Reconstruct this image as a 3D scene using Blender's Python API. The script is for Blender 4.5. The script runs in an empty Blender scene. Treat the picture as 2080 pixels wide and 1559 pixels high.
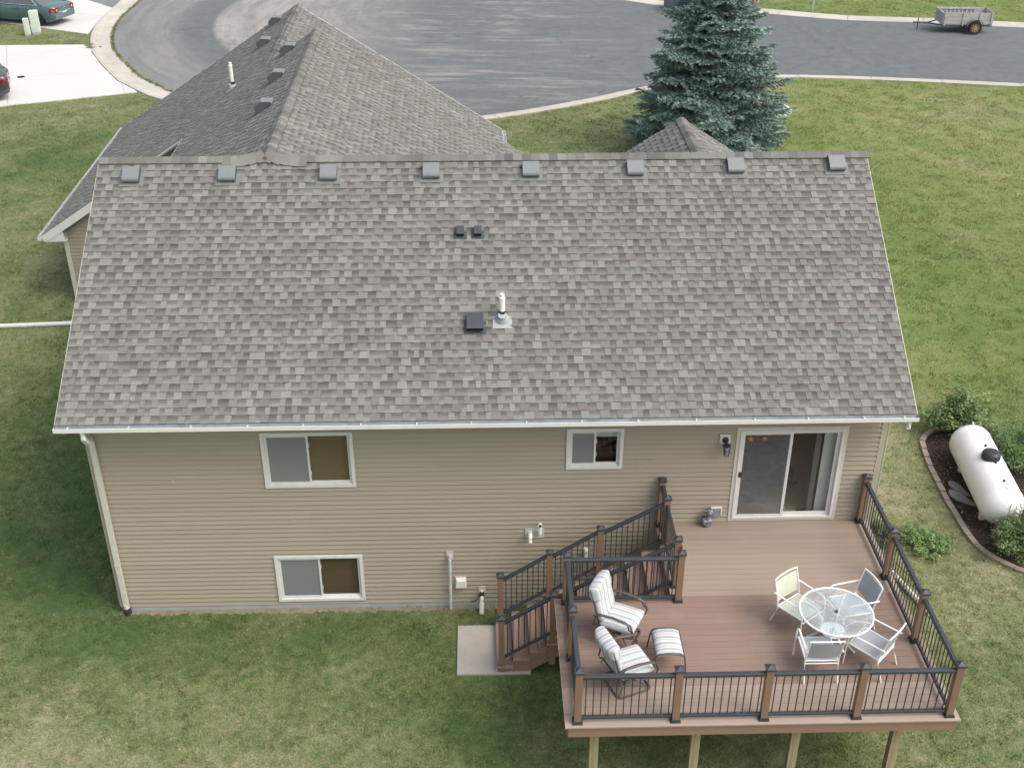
import bpy, math, random
import numpy as np
from mathutils import Vector, Matrix
from mathutils.geometry import tessellate_polygon
random.seed(7); rng = np.random.default_rng(7)
scene = bpy.context.scene
C = scene.collection
R = math.radians

# ---------------------------------------------------------------- camera
CAM = Vector((7.0298, -17.8403, 15.4902))
yaw, pit, rol = R(1.4996), R(30.3719), R(0.0265)
fw = Vector((math.sin(yaw)*math.cos(pit), math.cos(yaw)*math.cos(pit), -math.sin(pit)))
rt = Vector((math.cos(yaw), -math.sin(yaw), 0)); upv = rt.cross(fw)
r2 = rt*math.cos(rol) + upv*math.sin(rol); u2 = -rt*math.sin(rol) + upv*math.cos(rol)
cd = bpy.data.cameras.new('camera'); cam = bpy.data.objects.new('camera', cd); C.objects.link(cam)
m = Matrix((r2, u2, -fw)).transposed().to_4x4(); m.translation = CAM; cam.matrix_world = m
cd.sensor_width = 36; cd.lens = 2393.24/2080*36; cd.clip_end = 2000; cd.clip_start = .1
scene.camera = cam
# ---------------------------------------------------------------- sky, sun, exposure
SUN_EL, SUN_AZ = R(52), R(118)
w = bpy.data.worlds.new('World'); scene.world = w; w.use_nodes = True
nt = w.node_tree; bg = nt.nodes['Background']
sky = nt.nodes.new('ShaderNodeTexSky'); sky.sky_type = 'NISHITA'; sky.sun_disc = False
sky.sun_elevation = SUN_EL; sky.sun_rotation = SUN_AZ; sky.dust_density = 6.0; sky.air_density = 1.3; sky.ozone_density = .6
hs = nt.nodes.new('ShaderNodeHueSaturation'); hs.inputs['Saturation'].default_value = .62   # thin even cloud: a paler sky
nt.links.new(sky.outputs[0], hs.inputs['Color']); nt.links.new(hs.outputs[0], bg.inputs[0]); bg.inputs[1].default_value = .15
sl = bpy.data.lights.new('sun', 'SUN'); so = bpy.data.objects.new('sun', sl); C.objects.link(so)
sl.energy = .62; sl.angle = R(45); sl.color = (1, .985, .93)
sd = Vector((math.cos(SUN_EL)*math.sin(SUN_AZ), math.cos(SUN_EL)*math.cos(SUN_AZ), math.sin(SUN_EL)))
so.rotation_euler = sd.to_track_quat('Z', 'Y').to_euler(); so.location = (30, 20, 60)
scene.view_settings.view_transform = 'Standard'; scene.view_settings.look = 'None'
scene.view_settings.gamma = 1; scene.view_settings.use_curve_mapping = False
scene.view_settings.exposure = 0.67
scene.render.engine = 'CYCLES'

# ---------------------------------------------------------------- materials
def nn(nt, t, **k):
    n = nt.nodes.new(t)
    for a, b in k.items(): setattr(n, a, b)
    return n
def mth(nt, op, a, b=None, c=None, clamp=False):
    n = nn(nt, 'ShaderNodeMath', operation=op); n.use_clamp = clamp
    for i, v in enumerate((a, b, c)):
        if v is None: continue
        if isinstance(v, (int, float)): n.inputs[i].default_value = v
        else: nt.links.new(v, n.inputs[i])
    return n.outputs[0]
def mixc(nt, f, a, b, mode='MIX'):
    n = nn(nt, 'ShaderNodeMix', data_type='RGBA', blend_type=mode)
    for i, v in ((0, f), (6, a), (7, b)):
        if isinstance(v, (int, float)): n.inputs[i].default_value = v
        elif isinstance(v, tuple): n.inputs[i].default_value = v if len(v) == 4 else (*v, 1)
        else: nt.links.new(v, n.inputs[i])
    return n.outputs[2]
def noise(nt, vec, scale, detail=3, rough=.55):
    n = nn(nt, 'ShaderNodeTexNoise'); n.inputs['Scale'].default_value = scale
    n.inputs['Detail'].default_value = detail; n.inputs['Roughness'].default_value = rough
    if vec is not None: nt.links.new(vec, n.inputs['Vector'])
    return n.outputs['Fac']
def ramp(nt, fac, stops, interp='LINEAR'):
    n = nn(nt, 'ShaderNodeValToRGB'); cr = n.color_ramp; cr.interpolation = interp
    while len(cr.elements) < len(stops): cr.elements.new(.5)
    for e, (p, c) in zip(cr.elements, stops):
        e.position = p; e.color = (c, c, c, 1) if isinstance(c, (int, float)) else (*c, 1)
    nt.links.new(fac, n.inputs[0]); return n.outputs[0]
def worldpos(nt): return nn(nt, 'ShaderNodeNewGeometry').outputs['Position']
def mapping(nt, vec, scale):
    n = nn(nt, 'ShaderNodeMapping'); n.inputs['Scale'].default_value = scale
    nt.links.new(vec, n.inputs['Vector']); return n.outputs[0]
def sep(nt, v):
    n = nn(nt, 'ShaderNodeSeparateXYZ'); nt.links.new(v, n.inputs[0]); return n.outputs
def comb(nt, x, y, z=0.0):
    n = nn(nt, 'ShaderNodeCombineXYZ')
    for i, v in enumerate((x, y, z)):
        if isinstance(v, (int, float)): n.inputs[i].default_value = v
        else: nt.links.new(v, n.inputs[i])
    return n.outputs[0]
def base(name, rough=.6, metal=0, spec=.5):
    m = bpy.data.materials.new(name); m.use_nodes = True
    b = m.node_tree.nodes['Principled BSDF']
    b.inputs['Roughness'].default_value = rough; b.inputs['Metallic'].default_value = metal
    b.inputs['Specular IOR Level'].default_value = spec
    return m, m.node_tree, b
def bump(nt, b, h, strength=.3, dist=.01):
    n = nn(nt, 'ShaderNodeBump'); n.inputs['Strength'].default_value = strength; n.inputs['Distance'].default_value = dist
    nt.links.new(h, n.inputs['Height']); nt.links.new(n.outputs[0], b.inputs['Normal'])
def mat(name, col, rough=.6, var=.12, scale=3.0, metal=0, spec=.4, fine=60, stretch=(1, 1, 1), bmp=.15, rnd=0.0, attr=False, dirt=None):
    """painted / cast / woven stuff: base colour with soft blotches, fine grain and relief"""
    m, nt, b = base(name, rough, metal, spec)
    tc = nn(nt, 'ShaderNodeTexCoord').outputs['Object']
    v = mapping(nt, tc, stretch)
    n1 = noise(nt, v, scale, 4); n2 = noise(nt, v, fine, 2)
    f = mth(nt, 'ADD', mth(nt, 'MULTIPLY', n1, .65), mth(nt, 'MULTIPLY', n2, .35))
    k = ramp(nt, f, [(.3, 1-var), (.7, 1+var*.8)])
    if attr:
        a = nn(nt, 'ShaderNodeAttribute', attribute_name='col').outputs['Color']
        c = mixc(nt, 1.0, a, k, 'MULTIPLY')
    else: c = mixc(nt, 1.0, col, k, 'MULTIPLY')
    if rnd:
        o = nn(nt, 'ShaderNodeObjectInfo').outputs['Random']
        k2 = ramp(nt, o, [(0, 1-rnd), (1, 1+rnd)]); c = mixc(nt, 1.0, c, k2, 'MULTIPLY')
    if dirt:
        d = ramp(nt, noise(nt, tc, dirt[1], 6, .7), [(.5, 0.0), (.72, dirt[2])]); c = mixc(nt, d, c, dirt[0])
    nt.links.new(c, b.inputs['Base Color'])
    if bmp: bump(nt, b, n2, bmp, .004)
    return m
M = {}
M['siding'] = mat('vinyl_siding', (.335, .298, .232), .55, .05, 1.2, fine=25, stretch=(.4, 1, 6), bmp=.05, rnd=.03)
M['foundation'] = mat('painted_block', (.36, .38, .395), .8, .15, 4)
M['white'] = mat('white_vinyl', (.65, .655, .635), .4, .05, 2, dirt=((.5, .49, .45), 9, .35))
M['cream'] = mat('cream_trim', (.56, .545, .485), .5, .06, 3, dirt=((.40, .38, .33), 7, .4))
M['beige'] = mat('beige_corner_trim', (.40, .37, .30), .5, .05, 3)
M['gutter_in'] = mat('gutter_lining', (.36, .40, .43), .5, .15, 4, dirt=((.12, .11, .10), 5, .5))
M['soffit'] = mat('soffit_white', (.70, .70, .68), .6, .05)
M['vent_side_shade'] = mat('grey_steel_shaded_side', (.085, .10, .105), .5, .1, 6)  # vent steel again but darker: shade on the hood sides put into the colour
M['vent'] = mat('grey_painted_steel', (.185, .205, .21), .45, .06, 6, spec=.5, dirt=((.16, .17, .17), 20, .4))
M['flash'] = mat('grey_flashing', (.17, .18, .182), .5, .12, 8, attr=False)
M['black_vent'] = mat('black_painted_steel', (.045, .055, .068), .45, .1, 8)
M['void'] = mat('dark_opening', (.012, .012, .013), .9, .1)
M['pvc'] = mat('white_pvc', (.80, .80, .74), .4, .05, 5, dirt=((.55, .53, .45), 12, .4))
M['conduit'] = mat('grey_conduit', (.52, .53, .53), .5, .08, 6)
M['lead'] = mat('pipe_boot', (.33, .35, .37), .5, .1, 8)
M['rubber'] = mat('rubber', (.03, .03, .032), .7, .15, 12)
M['rail'] = mat('black_composite_rail', (.042, .048, .055), .42, .12, 6, fine=90)
M['post'] = mat('brown_composite_post', (.225, .143, .10), .55, .08, 3, stretch=(3, 3, .5), fine=60, rnd=.05)
M['fascia'] = mat('brown_fascia', (.255, .168, .122), .6, .06, 2, stretch=(.4, 3, 3))
M['tread'] = mat('stair_tread', (.29, .20, .165), .6, .1, 3, stretch=(4, .6, 3), rnd=.08)
def board(name, col):
    m, nt, b = base(name, .6, spec=.35)
    tc = nn(nt, 'ShaderNodeTexCoord').outputs['Object']
    g = noise(nt, mapping(nt, tc, (1.2, 55, 20)), 1.0, 4, .65); g2 = noise(nt, mapping(nt, tc, (.35, 4, 1)), 1.0, 2)
    k = ramp(nt, mth(nt, 'ADD', mth(nt, 'MULTIPLY', g, .5), mth(nt, 'MULTIPLY', g2, .5)), [(.32, .86), (.68, 1.12)])
    o = nn(nt, 'ShaderNodeObjectInfo').outputs['Random']
    c = mixc(nt, 1, mixc(nt, 1, col, k, 'MULTIPLY'), ramp(nt, o, [(0, .95), (1, 1.05)]), 'MULTIPLY')
    st = ramp(nt, noise(nt, worldpos(nt), 1.7, 6, .7), [(.52, 0.0), (.75, .3)])
    c = mixc(nt, st, c, (.36, .30, .26)); nt.links.new(c, b.inputs['Base Color']); bump(nt, b, g, .25, .003); return m
M['board_pale'] = board('deck_board_pale', (.310, .245, .200))  # paler tone for the boards by the wall and near the front edge
M['board_dark'] = board('deck_board_brown', (.246, .176, .142))
M['board_edge'] = board('deck_board_border', (.36, .285, .242))
def wood(name, col):
    m, nt, b = base(name, .75, spec=.25)
    tc = nn(nt, 'ShaderNodeTexCoord').outputs['Object']
    g = noise(nt, mapping(nt, tc, (14, 14, .8)), 1.0, 5, .65)
    k = ramp(nt, g, [(.35, .68), (.5, 1.0), (.65, 1.2)])
    c = mixc(nt, 1, col, k, 'MULTIPLY')
    kn = ramp(nt, noise(nt, mapping(nt, tc, (6, 6, 2.2)), 1.0, 1), [(.66, 0.0), (.74, .7)])
    c = mixc(nt, kn, c, tuple(x*.4 for x in col)); nt.links.new(c, b.inputs['Base Color']); bump(nt, b, g, .3, .004); return m
M['wood'] = wood('treated_lumber', (.33, .27, .165))
M['greywood'] = mat('weathered_boards', (.42, .42, .40), .8, .25, 3, stretch=(1, 4, 8), fine=40, dirt=((.16, .15, .14), 6, .6))
M['concrete'] = mat('patio_concrete', (.42, .39, .355), .85, .12, 2.5, fine=90, bmp=.3, dirt=((.27, .25, .22), 3, .4))
M['curb'] = mat('curb_concrete', (.46, .435, .39), .85, .14, 1.3, fine=50, rnd=.05, dirt=((.28, .26, .22), 1.6, .45))
M['drive'] = mat('driveway_concrete', (.54, .545, .53), .8, .05, .5, fine=40, rnd=.02, dirt=((.52, .50, .45), .5, .55))
M['mulch_base'] = mat('mulch_soil', (.045, .033, .028), .95, .3, 9, fine=60)
M['chip'] = mat('bark_mulch', (.07, .045, .036), .9, .2, 9, attr=True)
M['edge'] = mat('edging_block', (.30, .25, .215), .85, .15, 5, fine=70, rnd=.1, bmp=.3)
M['edge_pale'] = mat('pale_edging', (.62, .60, .55), .8, .1, 5, rnd=.06)
M['stone'] = mat('flat_stone', (.215, .215, .225), .8, .15, 6, bmp=.3)
M['tank'] = mat('tank_white_paint', (.78, .79, .80), .35, .025, 1.5, spec=.5, dirt=((.60, .61, .60), 4, .35))
M['darkmetal'] = mat('bronze_metal', (.075, .068, .066), .4, .15, 20, spec=.5)
M['whitemetal'] = mat('white_powder_coat', (.78, .79, .79), .35, .04, 6)
M['greycloth'] = mat('grey_sling', (.36, .38, .41), .8, .06, 4, fine=220, bmp=.3)
M['greencloth'] = mat('pale_green_sling', (.50, .53, .44), .8, .07, 4, fine=220, bmp=.3)
M['brass'] = mat('rusty_rim', (.35, .25, .17), .6, .3, 14)
M['tyre'] = mat('tyre', (.022, .022, .024), .8, .15, 20)
M['rim_black'] = mat('black_wheel', (.045, .047, .05), .35, .1, 10)
M['rim_silver'] = mat('silver_wheel', (.50, .51, .52), .3, .05, 10, metal=.6)
M['chrome'] = mat('bright_trim', (.75, .77, .79), .2, .03, 5, metal=.5)
M['red'] = mat('red_lens', (.50, .012, .02), .2, .1, 6, spec=.6)
M['lens'] = mat('clear_lens', (.75, .65, .65), .2, .05, 6)
M['autoglass'] = mat('car_glass', (.10, .125, .13), .08, .1, 2, spec=.8, bmp=0)
M['bark'] = mat('bark', (.085, .065, .05), .9, .3, 6, stretch=(2, 2, .5), bmp=.5)
M['needle'] = mat('spruce_needles', (1, 1, 1), .6, .12, 3, attr=True, bmp=0, spec=.25)
M['leaf'] = mat('shrub_leaves', (1, 1, 1), .55, .12, 3, attr=True, bmp=0, spec=.3)
M['utility'] = mat('utility_pedestal_green', (.55, .62, .56), .55, .05, 5)
M['lampglass'] = mat('smoked_glass', (.22, .25, .28), .15, .05, 5, spec=.7)
M['blackmetal'] = mat('black_metal', (.03, .034, .04), .4, .1, 12)
M['orange'] = mat('orange_leaf_decal', (.55, .21, .06), .6, .2, 40)
M['teal'] = mat('teal_decal', (.30, .55, .50), .6, .15, 40)
M['room'] = mat('room_paint', (.60, .54, .44), .8, .05)
M['tilefloor'] = mat('floor_tile', (.66, .60, .46), .45, .1, 3, rnd=.06)
M['valance'] = mat('pale_fabric', (.62, .64, .64), .8, .05)
M['signpost'] = mat('galvanised_post', (.36, .38, .36), .5, .1)
M['asphalt_drive'] = mat('asphalt_driveway', (.185, .195, .205), .9, .1, 1.0, fine=30)
def paint(name, col):
    m = mat(name, col, .22, .03, 1.5, spec=.6, bmp=0); b = m.node_tree.nodes['Principled BSDF']
    b.inputs['Coat Weight'].default_value = .6; return m
M['car_teal'] = paint('teal_car_paint', (.075, .135, .15)); M['car_dark'] = paint('dark_car_paint', (.04, .045, .05)); M['car_grey'] = paint('grey_car_paint', (.13, .15, .175))

def shingle_mat():
    m, nt, b = base('asphalt_shingle', .92, spec=.2)
    a = nn(nt, 'ShaderNodeAttribute', attribute_name='col').outputs['Color']
    wp = worldpos(nt)
    g = noise(nt, wp, 170, 2, .8); g2 = noise(nt, wp, 1.1, 5, .6); g3 = noise(nt, mapping(nt, wp, (1, .25, .25)), 7, 3)
    k = ramp(nt, g, [(.30, .72), (.5, 1.0), (.70, 1.32)])
    c = mixc(nt, 1, a, k, 'MULTIPLY')
    c = mixc(nt, 1, c, ramp(nt, g2, [(.35, .95), (.65, 1.05)]), 'MULTIPLY')
    c = mixc(nt, 1, c, ramp(nt, g3, [(.3, .93), (.7, 1.06)]), 'MULTIPLY')
    nt.links.new(c, b.inputs['Base Color']); bump(nt, b, g, .5, .004); return m
M['shingle'] = shingle_mat()
def stripe_mat():
    m, nt, b = base('striped_cushion', .9, spec=.15)
    tc = nn(nt, 'ShaderNodeTexCoord').outputs['Object']
    y = sep(nt, tc)[1]
    wob = mth(nt, 'MULTIPLY', mth(nt, 'SUBTRACT', noise(nt, tc, 6, 2), .5), .012)
    f = mth(nt, 'FRACT', mth(nt, 'MULTIPLY', mth(nt, 'ADD', mth(nt, 'ADD', y, wob), 5.03), 3.6))
    W, G, L, T = (.66, .68, .69), (.36, .38, .405), (.47, .485, .50), (.51, .485, .45)
    c = ramp(nt, f, [(0, W), (.09, L), (.24, W), (.28, G), (.46, W), (.51, L), (.60, T), (.72, W), (.76, G), (.93, L)], 'CONSTANT')
    k = ramp(nt, noise(nt, tc, 220, 2, .8), [(.3, .88), (.7, 1.08)])
    c = mixc(nt, 1, c, k, 'MULTIPLY'); nt.links.new(c, b.inputs['Base Color'])
    bump(nt, b, noise(nt, tc, 14, 3), .35, .02); return m
M['stripe'] = stripe_mat()
def schlick(nt, f0=.045):
    lw = nn(nt, 'ShaderNodeLayerWeight'); lw.inputs['Blend'].default_value = .5
    return mth(nt, 'ADD', mth(nt, 'MULTIPLY', mth(nt, 'POWER', lw.outputs['Facing'], 5.0), 1-f0), f0)
def glass_mat(name, tint=(.89, .90, .88), extra=.0):
    m = bpy.data.materials.new(name); m.use_nodes = True; nt = m.node_tree; nt.nodes.remove(nt.nodes['Principled BSDF'])
    out = nt.nodes['Material Output']
    t = nn(nt, 'ShaderNodeBsdfTransparent'); t.inputs[0].default_value = (*tint, 1)
    g = nn(nt, 'ShaderNodeBsdfGlossy'); g.inputs['Roughness'].default_value = .03
    fr = schlick(nt)
    bp = nn(nt, 'ShaderNodeBump'); bp.inputs['Strength'].default_value = .02
    nt.links.new(noise(nt, worldpos(nt), 1.5, 1), bp.inputs['Height']); nt.links.new(bp.outputs[0], g.inputs['Normal'])
    f = mth(nt, 'ADD', fr, extra, clamp=True)
    mx = nn(nt, 'ShaderNodeMixShader'); nt.links.new(f, mx.inputs[0]); nt.links.new(t.outputs[0], mx.inputs[1]); nt.links.new(g.outputs[0], mx.inputs[2])
    nt.links.new(mx.outputs[0], out.inputs[0]); return m
M['glass'] = glass_mat('window_glass')
def sheer(name, col, alpha, fine):
    m = bpy.data.materials.new(name); m.use_nodes = True; nt = m.node_tree; b = nt.nodes['Principled BSDF']
    out = nt.nodes['Material Output']; b.inputs['Base Color'].default_value = (*col, 1); b.inputs['Roughness'].default_value = .7
    t = nn(nt, 'ShaderNodeBsdfTransparent'); mx = nn(nt, 'ShaderNodeMixShader')
    tc = nn(nt, 'ShaderNodeTexCoord').outputs['Object']
    f = ramp(nt, noise(nt, tc, fine, 2), [(.3, alpha-.08), (.7, alpha+.08)])
    nt.links.new(f, mx.inputs[0]); nt.links.new(t.outputs[0], mx.inputs[1]); nt.links.new(b.outputs[0], mx.inputs[2]); nt.links.new(mx.outputs[0], out.inputs[0]); return m
M['screen'] = sheer('insect_screen', (.30, .315, .34), .62, 90)
M['screen_dark'] = sheer('door_screen', (.16, .175, .185), .42, 90)
def tableglass():
    m = bpy.data.materials.new('pebbled_glass'); m.use_nodes = True; nt = m.node_tree; nt.nodes.remove(nt.nodes['Principled BSDF'])
    out = nt.nodes['Material Output']; tc = nn(nt, 'ShaderNodeTexCoord').outputs['Object']
    r = nn(nt, 'ShaderNodeBsdfTransparent'); r.inputs['Color'].default_value = (.90, .94, .94, 1)
    g = nn(nt, 'ShaderNodeBsdfGlossy'); g.inputs['Roughness'].default_value = .16
    d = nn(nt, 'ShaderNodeBsdfDiffuse'); d.inputs['Color'].default_value = (.75, .8, .83, 1)
    bp = nn(nt, 'ShaderNodeBump'); bp.inputs['Strength'].default_value = .4; bp.inputs['Distance'].default_value = .02
    pb = noise(nt, tc, 60, 2); nt.links.new(pb, bp.inputs['Height']); nt.links.new(bp.outputs[0], g.inputs['Normal'])
    fr = schlick(nt, .06)
    a = nn(nt, 'ShaderNodeMixShader'); nt.links.new(fr, a.inputs[0]); nt.links.new(r.outputs[0], a.inputs[1]); nt.links.new(g.outputs[0], a.inputs[2])
    k = mth(nt, 'MULTIPLY', ramp(nt, pb, [(.35, .05), (.7, .38)]), ramp(nt, noise(nt, tc, 5, 3), [(.35, .6), (.65, 1.2)]))
    q = nn(nt, 'ShaderNodeMixShader'); nt.links.new(k, q.inputs[0]); nt.links.new(a.outputs[0], q.inputs[1]); nt.links.new(d.outputs[0], q.inputs[2])
    nt.links.new(q.outputs[0], out.inputs[0]); return m
M['tableglass'] = tableglass()
def bundle_mat():
    m, nt, b = base('marbled_cloth', .6)
    tc = nn(nt, 'ShaderNodeTexCoord').outputs['Object']
    n = noise(nt, mapping(nt, tc, (1, 1, 1.5)), 16, 5, .7)
    c = ramp(nt, n, [(.36, (.02, .025, .035)), (.48, (.10, .12, .16)), (.56, (.22, .25, .30)), (.62, (.62, .66, .70))])
    nt.links.new(c, b.inputs['Base Color']); bump(nt, b, n, .6, .02); return m
M['bundle'] = bundle_mat()
def rug_mat():
    m, nt, b = base('patterned_rug', .95)
    n = noise(nt, worldpos(nt), 5.5, 6, .75)
    c = ramp(nt, n, [(.38, (.16, .19, .21)), (.5, (.34, .38, .40)), (.62, (.62, .65, .66))]); nt.links.new(c, b.inputs['Base Color']); return m
M['rug'] = rug_mat()
M['blind'] = mat('wood_blind', (.26, .185, .098), .6, .1, 6, stretch=(.5, 4, 4))
M['blind_dark'] = mat('dark_wood_blind', (.145, .10, .052), .6, .1, 6, stretch=(.5, 4, 4))

def lawn_color(nt):
    wp = worldpos(nt); xs = sep(nt, wp); flat = comb(nt, xs[0], xs[1])
    big = noise(nt, flat, .17, 3, .5); mid = noise(nt, flat, .75, 5, .62); fine = noise(nt, flat, 5.5, 5, .7); vf = noise(nt, flat, 26, 3, .75)
    lush = mth(nt, 'ADD', mth(nt, 'MULTIPLY', mth(nt, 'SUBTRACT', big, .5), .9), mth(nt, 'MULTIPLY', mth(nt, 'SUBTRACT', mid, .5), 1.5))
    lush = mth(nt, 'ADD', lush, mth(nt, 'MULTIPLY', mth(nt, 'SUBTRACT', fine, .5), 1.9))
    lush = mth(nt, 'ADD', lush, mth(nt, 'MULTIPLY', mth(nt, 'SUBTRACT', vf, .5), 2.4))
    # greener and browner areas of this particular lawn: (x, y, radius_x, radius_y, weight)
    for (bx, by, rx, ry, wt) in ((-2.2, 5, 2.6, 6, .55), (-1.0, 1.2, 1.4, 2.2, .35), (3.5, -.9, 5, .9, .38), (6.2, -3.2, 1.6, 1.6, .35), (-3.2, -3.6, 2.6, 1.8, -.45), (2.2, -4.2, 3.4, 1.2, -.28), (-7, 24, 4, 3.5, .5), (-5, 17, 3, 3, -.25), (19.5, 16, 2.6, 7.0, .22), (23, 11, 3.0, 6, .30), (16.0, 5.5, 1.0, 5, -.32), (20.2, 8.5, 1.6, 4, .22), (10.5, -4.5, 3.6, 2.5, .25), (24, 27, 4, 4, -.12), (28, 48, 16, 5, .25), (17.3, 1.2, 1.1, 2.0, -.2), (15.2, -4.6, 1.0, 2, -.1)):
        dx = mth(nt, 'DIVIDE', mth(nt, 'SUBTRACT', xs[0], bx), rx); dy = mth(nt, 'DIVIDE', mth(nt, 'SUBTRACT', xs[1], by), ry)
        d2 = mth(nt, 'ADD', mth(nt, 'MULTIPLY', dx, dx), mth(nt, 'MULTIPLY', dy, dy))
        lush = mth(nt, 'ADD', lush, mth(nt, 'MULTIPLY', mth(nt, 'POWER', 2.718, mth(nt, 'MULTIPLY', d2, -1)), wt))
    f = mth(nt, 'ADD', mth(nt, 'MULTIPLY', lush, .85), .50, clamp=True)
    c = ramp(nt, f, [(0, (.31, .295, .20)), (.25, (.225, .235, .125)), (.5, (.165, .193, .082)), (.75, (.115, .158, .056)), (1, (.070, .118, .040))])
    # thicker, yellower turf on the open side lawn
    yg = mth(nt, 'MULTIPLY', ramp(nt, mth(nt, 'ADD', mth(nt, 'MULTIPLY', xs[0], .1), -1.45), [(0, 0.0), (.35, .62)]), ramp(nt, mth(nt, 'ADD', mth(nt, 'MULTIPLY', xs[1], .08), -.25), [(0, 0.0), (.5, 1.0)]))
    yg = mth(nt, 'MULTIPLY', yg, ramp(nt, big, [(.3, .5), (.6, 1.0)]))
    c = mixc(nt, yg, c, mixc(nt, 1, ramp(nt, f, [(0, (.27, .275, .11)), (.6, (.185, .235, .065)), (1, (.125, .190, .050))]), (1.0, 1.0, 1.0), 'MULTIPLY'))
    return c, fine, vf, flat, xs
def lawn_mat(name, blade):
    m, nt, b = base(name, .8, spec=.15)
    c, fine, vf, flat, xs = lawn_color(nt)
    if blade:
        o = nn(nt, 'ShaderNodeObjectInfo').outputs['Random']
        c = mixc(nt, 1, c, ramp(nt, o, [(0, .62), (.5, 1.0), (.9, 1.4), (1, 1.9)]), 'MULTIPLY')
        a = nn(nt, 'ShaderNodeAttribute', attribute_name='col').outputs['Color']; c = mixc(nt, 1, c, a, 'MULTIPLY')
    else:
        soil = ramp(nt, noise(nt, flat, 9, 5, .8), [(.52, 0.0), (.66, .55)]); c = mixc(nt, soil, c, (.14, .115, .08))
        # bare dirt strip against the foundation
        near = ramp(nt, mth(nt, 'ADD', xs[1], mth(nt, 'MULTIPLY', mth(nt, 'SUBTRACT', fine, .5), .35)), [(0, 0.0), (.001, 1.0)])
        bump(nt, b, vf, .8, .04)
    nt.links.new(c, b.inputs['Base Color']); return m
M['lawn'] = lawn_mat('lawn_ground', False); M['blade'] = lawn_mat('grass_blades', True)
M['dirt'] = mat('bare_soil', (.23, .20, .14), .95, .3, 6, fine=50, bmp=.6)
def asphalt_mat():
    m, nt, b = base('street_asphalt', .9, spec=.25)
    wp = worldpos(nt); xs = sep(nt, wp)
    dx = mth(nt, 'SUBTRACT', xs[0], 8.6); dy = mth(nt, 'SUBTRACT', xs[1], 45.3)
    r = mth(nt, 'SQRT', mth(nt, 'ADD', mth(nt, 'MULTIPLY', dx, dx), mth(nt, 'MULTIPLY', dy, dy)))
    ang = mth(nt, 'ARCTAN2', dy, mth(nt, 'MULTIPLY', dx, -1))
    pol = comb(nt, mth(nt, 'MULTIPLY', r, 1.1), mth(nt, 'MULTIPLY', ang, 2.2))
    n1 = noise(nt, pol, 1.3, 6, .68)
    lin = comb(nt, mth(nt, 'ADD', mth(nt, 'MULTIPLY', xs[0], .10), mth(nt, 'MULTIPLY', xs[1], .02)), mth(nt, 'ADD', mth(nt, 'MULTIPLY', xs[1], .62), mth(nt, 'MULTIPLY', xs[0], .06)))
    n2 = noise(nt, lin, 2.0, 9, .78)
    nf = noise(nt, wp, 38, 3, .8); nm = noise(nt, wp, 2.2, 5, .7)
    left = ramp(nt, mth(nt, 'ADD', mth(nt, 'MULTIPLY', dx, .05), .75), [(.18, 1.0), (.55, 0.0)])
    ring = ramp(nt, mth(nt, 'DIVIDE', mth(nt, 'ADD', r, mth(nt, 'MULTIPLY', mth(nt, 'SUBTRACT', nm, .5), .25)), 25), [(.600, .95), (.612, .0), (.665, .05), (.70, .52), (.80, .42), (.815, .2)])
    lp = mth(nt, 'MULTIPLY', ring, ramp(nt, n1, [(.34, .30), (.62, 1.15)]))
    rp = ramp(nt, n2, [(.49, 0.0), (.54, .45), (.63, 1.0)])
    mid = ramp(nt, mth(nt, 'MULTIPLY', mth(nt, 'SUBTRACT', xs[0], 2), .035), [(0, 1.0), (.30, .85), (.42, .18), (1, .10)])
    pch = noise(nt, comb(nt, mth(nt, 'MULTIPLY', r, .30), mth(nt, 'MULTIPLY', ang, 1.1), 3.0), 1.4, 3, .5)
    rp = mth(nt, 'MULTIPLY', mth(nt, 'MULTIPLY', rp, ramp(nt, pch, [(.42, .10), (.56, .85)])), mid)
    pale = mth(nt, 'ADD', mth(nt, 'MULTIPLY', left, lp), mth(nt, 'MULTIPLY', mth(nt, 'SUBTRACT', 1.0, left), rp), clamp=True)
    pale = mth(nt, 'MULTIPLY', pale, ramp(nt, nf, [(.32, .75), (.6, 1.1)]), clamp=True)
    dark = mixc(nt, ramp(nt, nm, [(.35, 0.0), (.7, 1.0)]), (.108, .123, .128), (.140, .153, .155))
    c = mixc(nt, pale, dark, (.30, .288, .272))
    vr = nn(nt, 'ShaderNodeTexVoronoi', feature='DISTANCE_TO_EDGE'); vr.inputs['Scale'].default_value = .085
    wv = nn(nt, 'ShaderNodeVectorMath', operation='ADD'); nt.links.new(wp, wv.inputs[0])
    dv = comb(nt, mth(nt, 'MULTIPLY', nm, 2.2), mth(nt, 'MULTIPLY', noise(nt, wp, 1.1, 4), 2.2)); nt.links.new(dv, wv.inputs[1]); nt.links.new(wv.outputs[0], vr.inputs['Vector'])
    c = mixc(nt, ramp(nt, vr.outputs['Distance'], [(0, .55), (.0035, .0)]), c, (.06, .065, .068))
    oil = ramp(nt, noise(nt, wp, .55, 5, .7), [(.60, 0.0), (.72, .35)]); c = mixc(nt, oil, c, (.09, .10, .105))
    c = mixc(nt, 1, c, ramp(nt, nf, [(.3, .9), (.7, 1.1)]), 'MULTIPLY')
    nt.links.new(c, b.inputs['Base Color']); bump(nt, b, nf, .3, .01); return m
M['asphalt'] = asphalt_mat()

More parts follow.
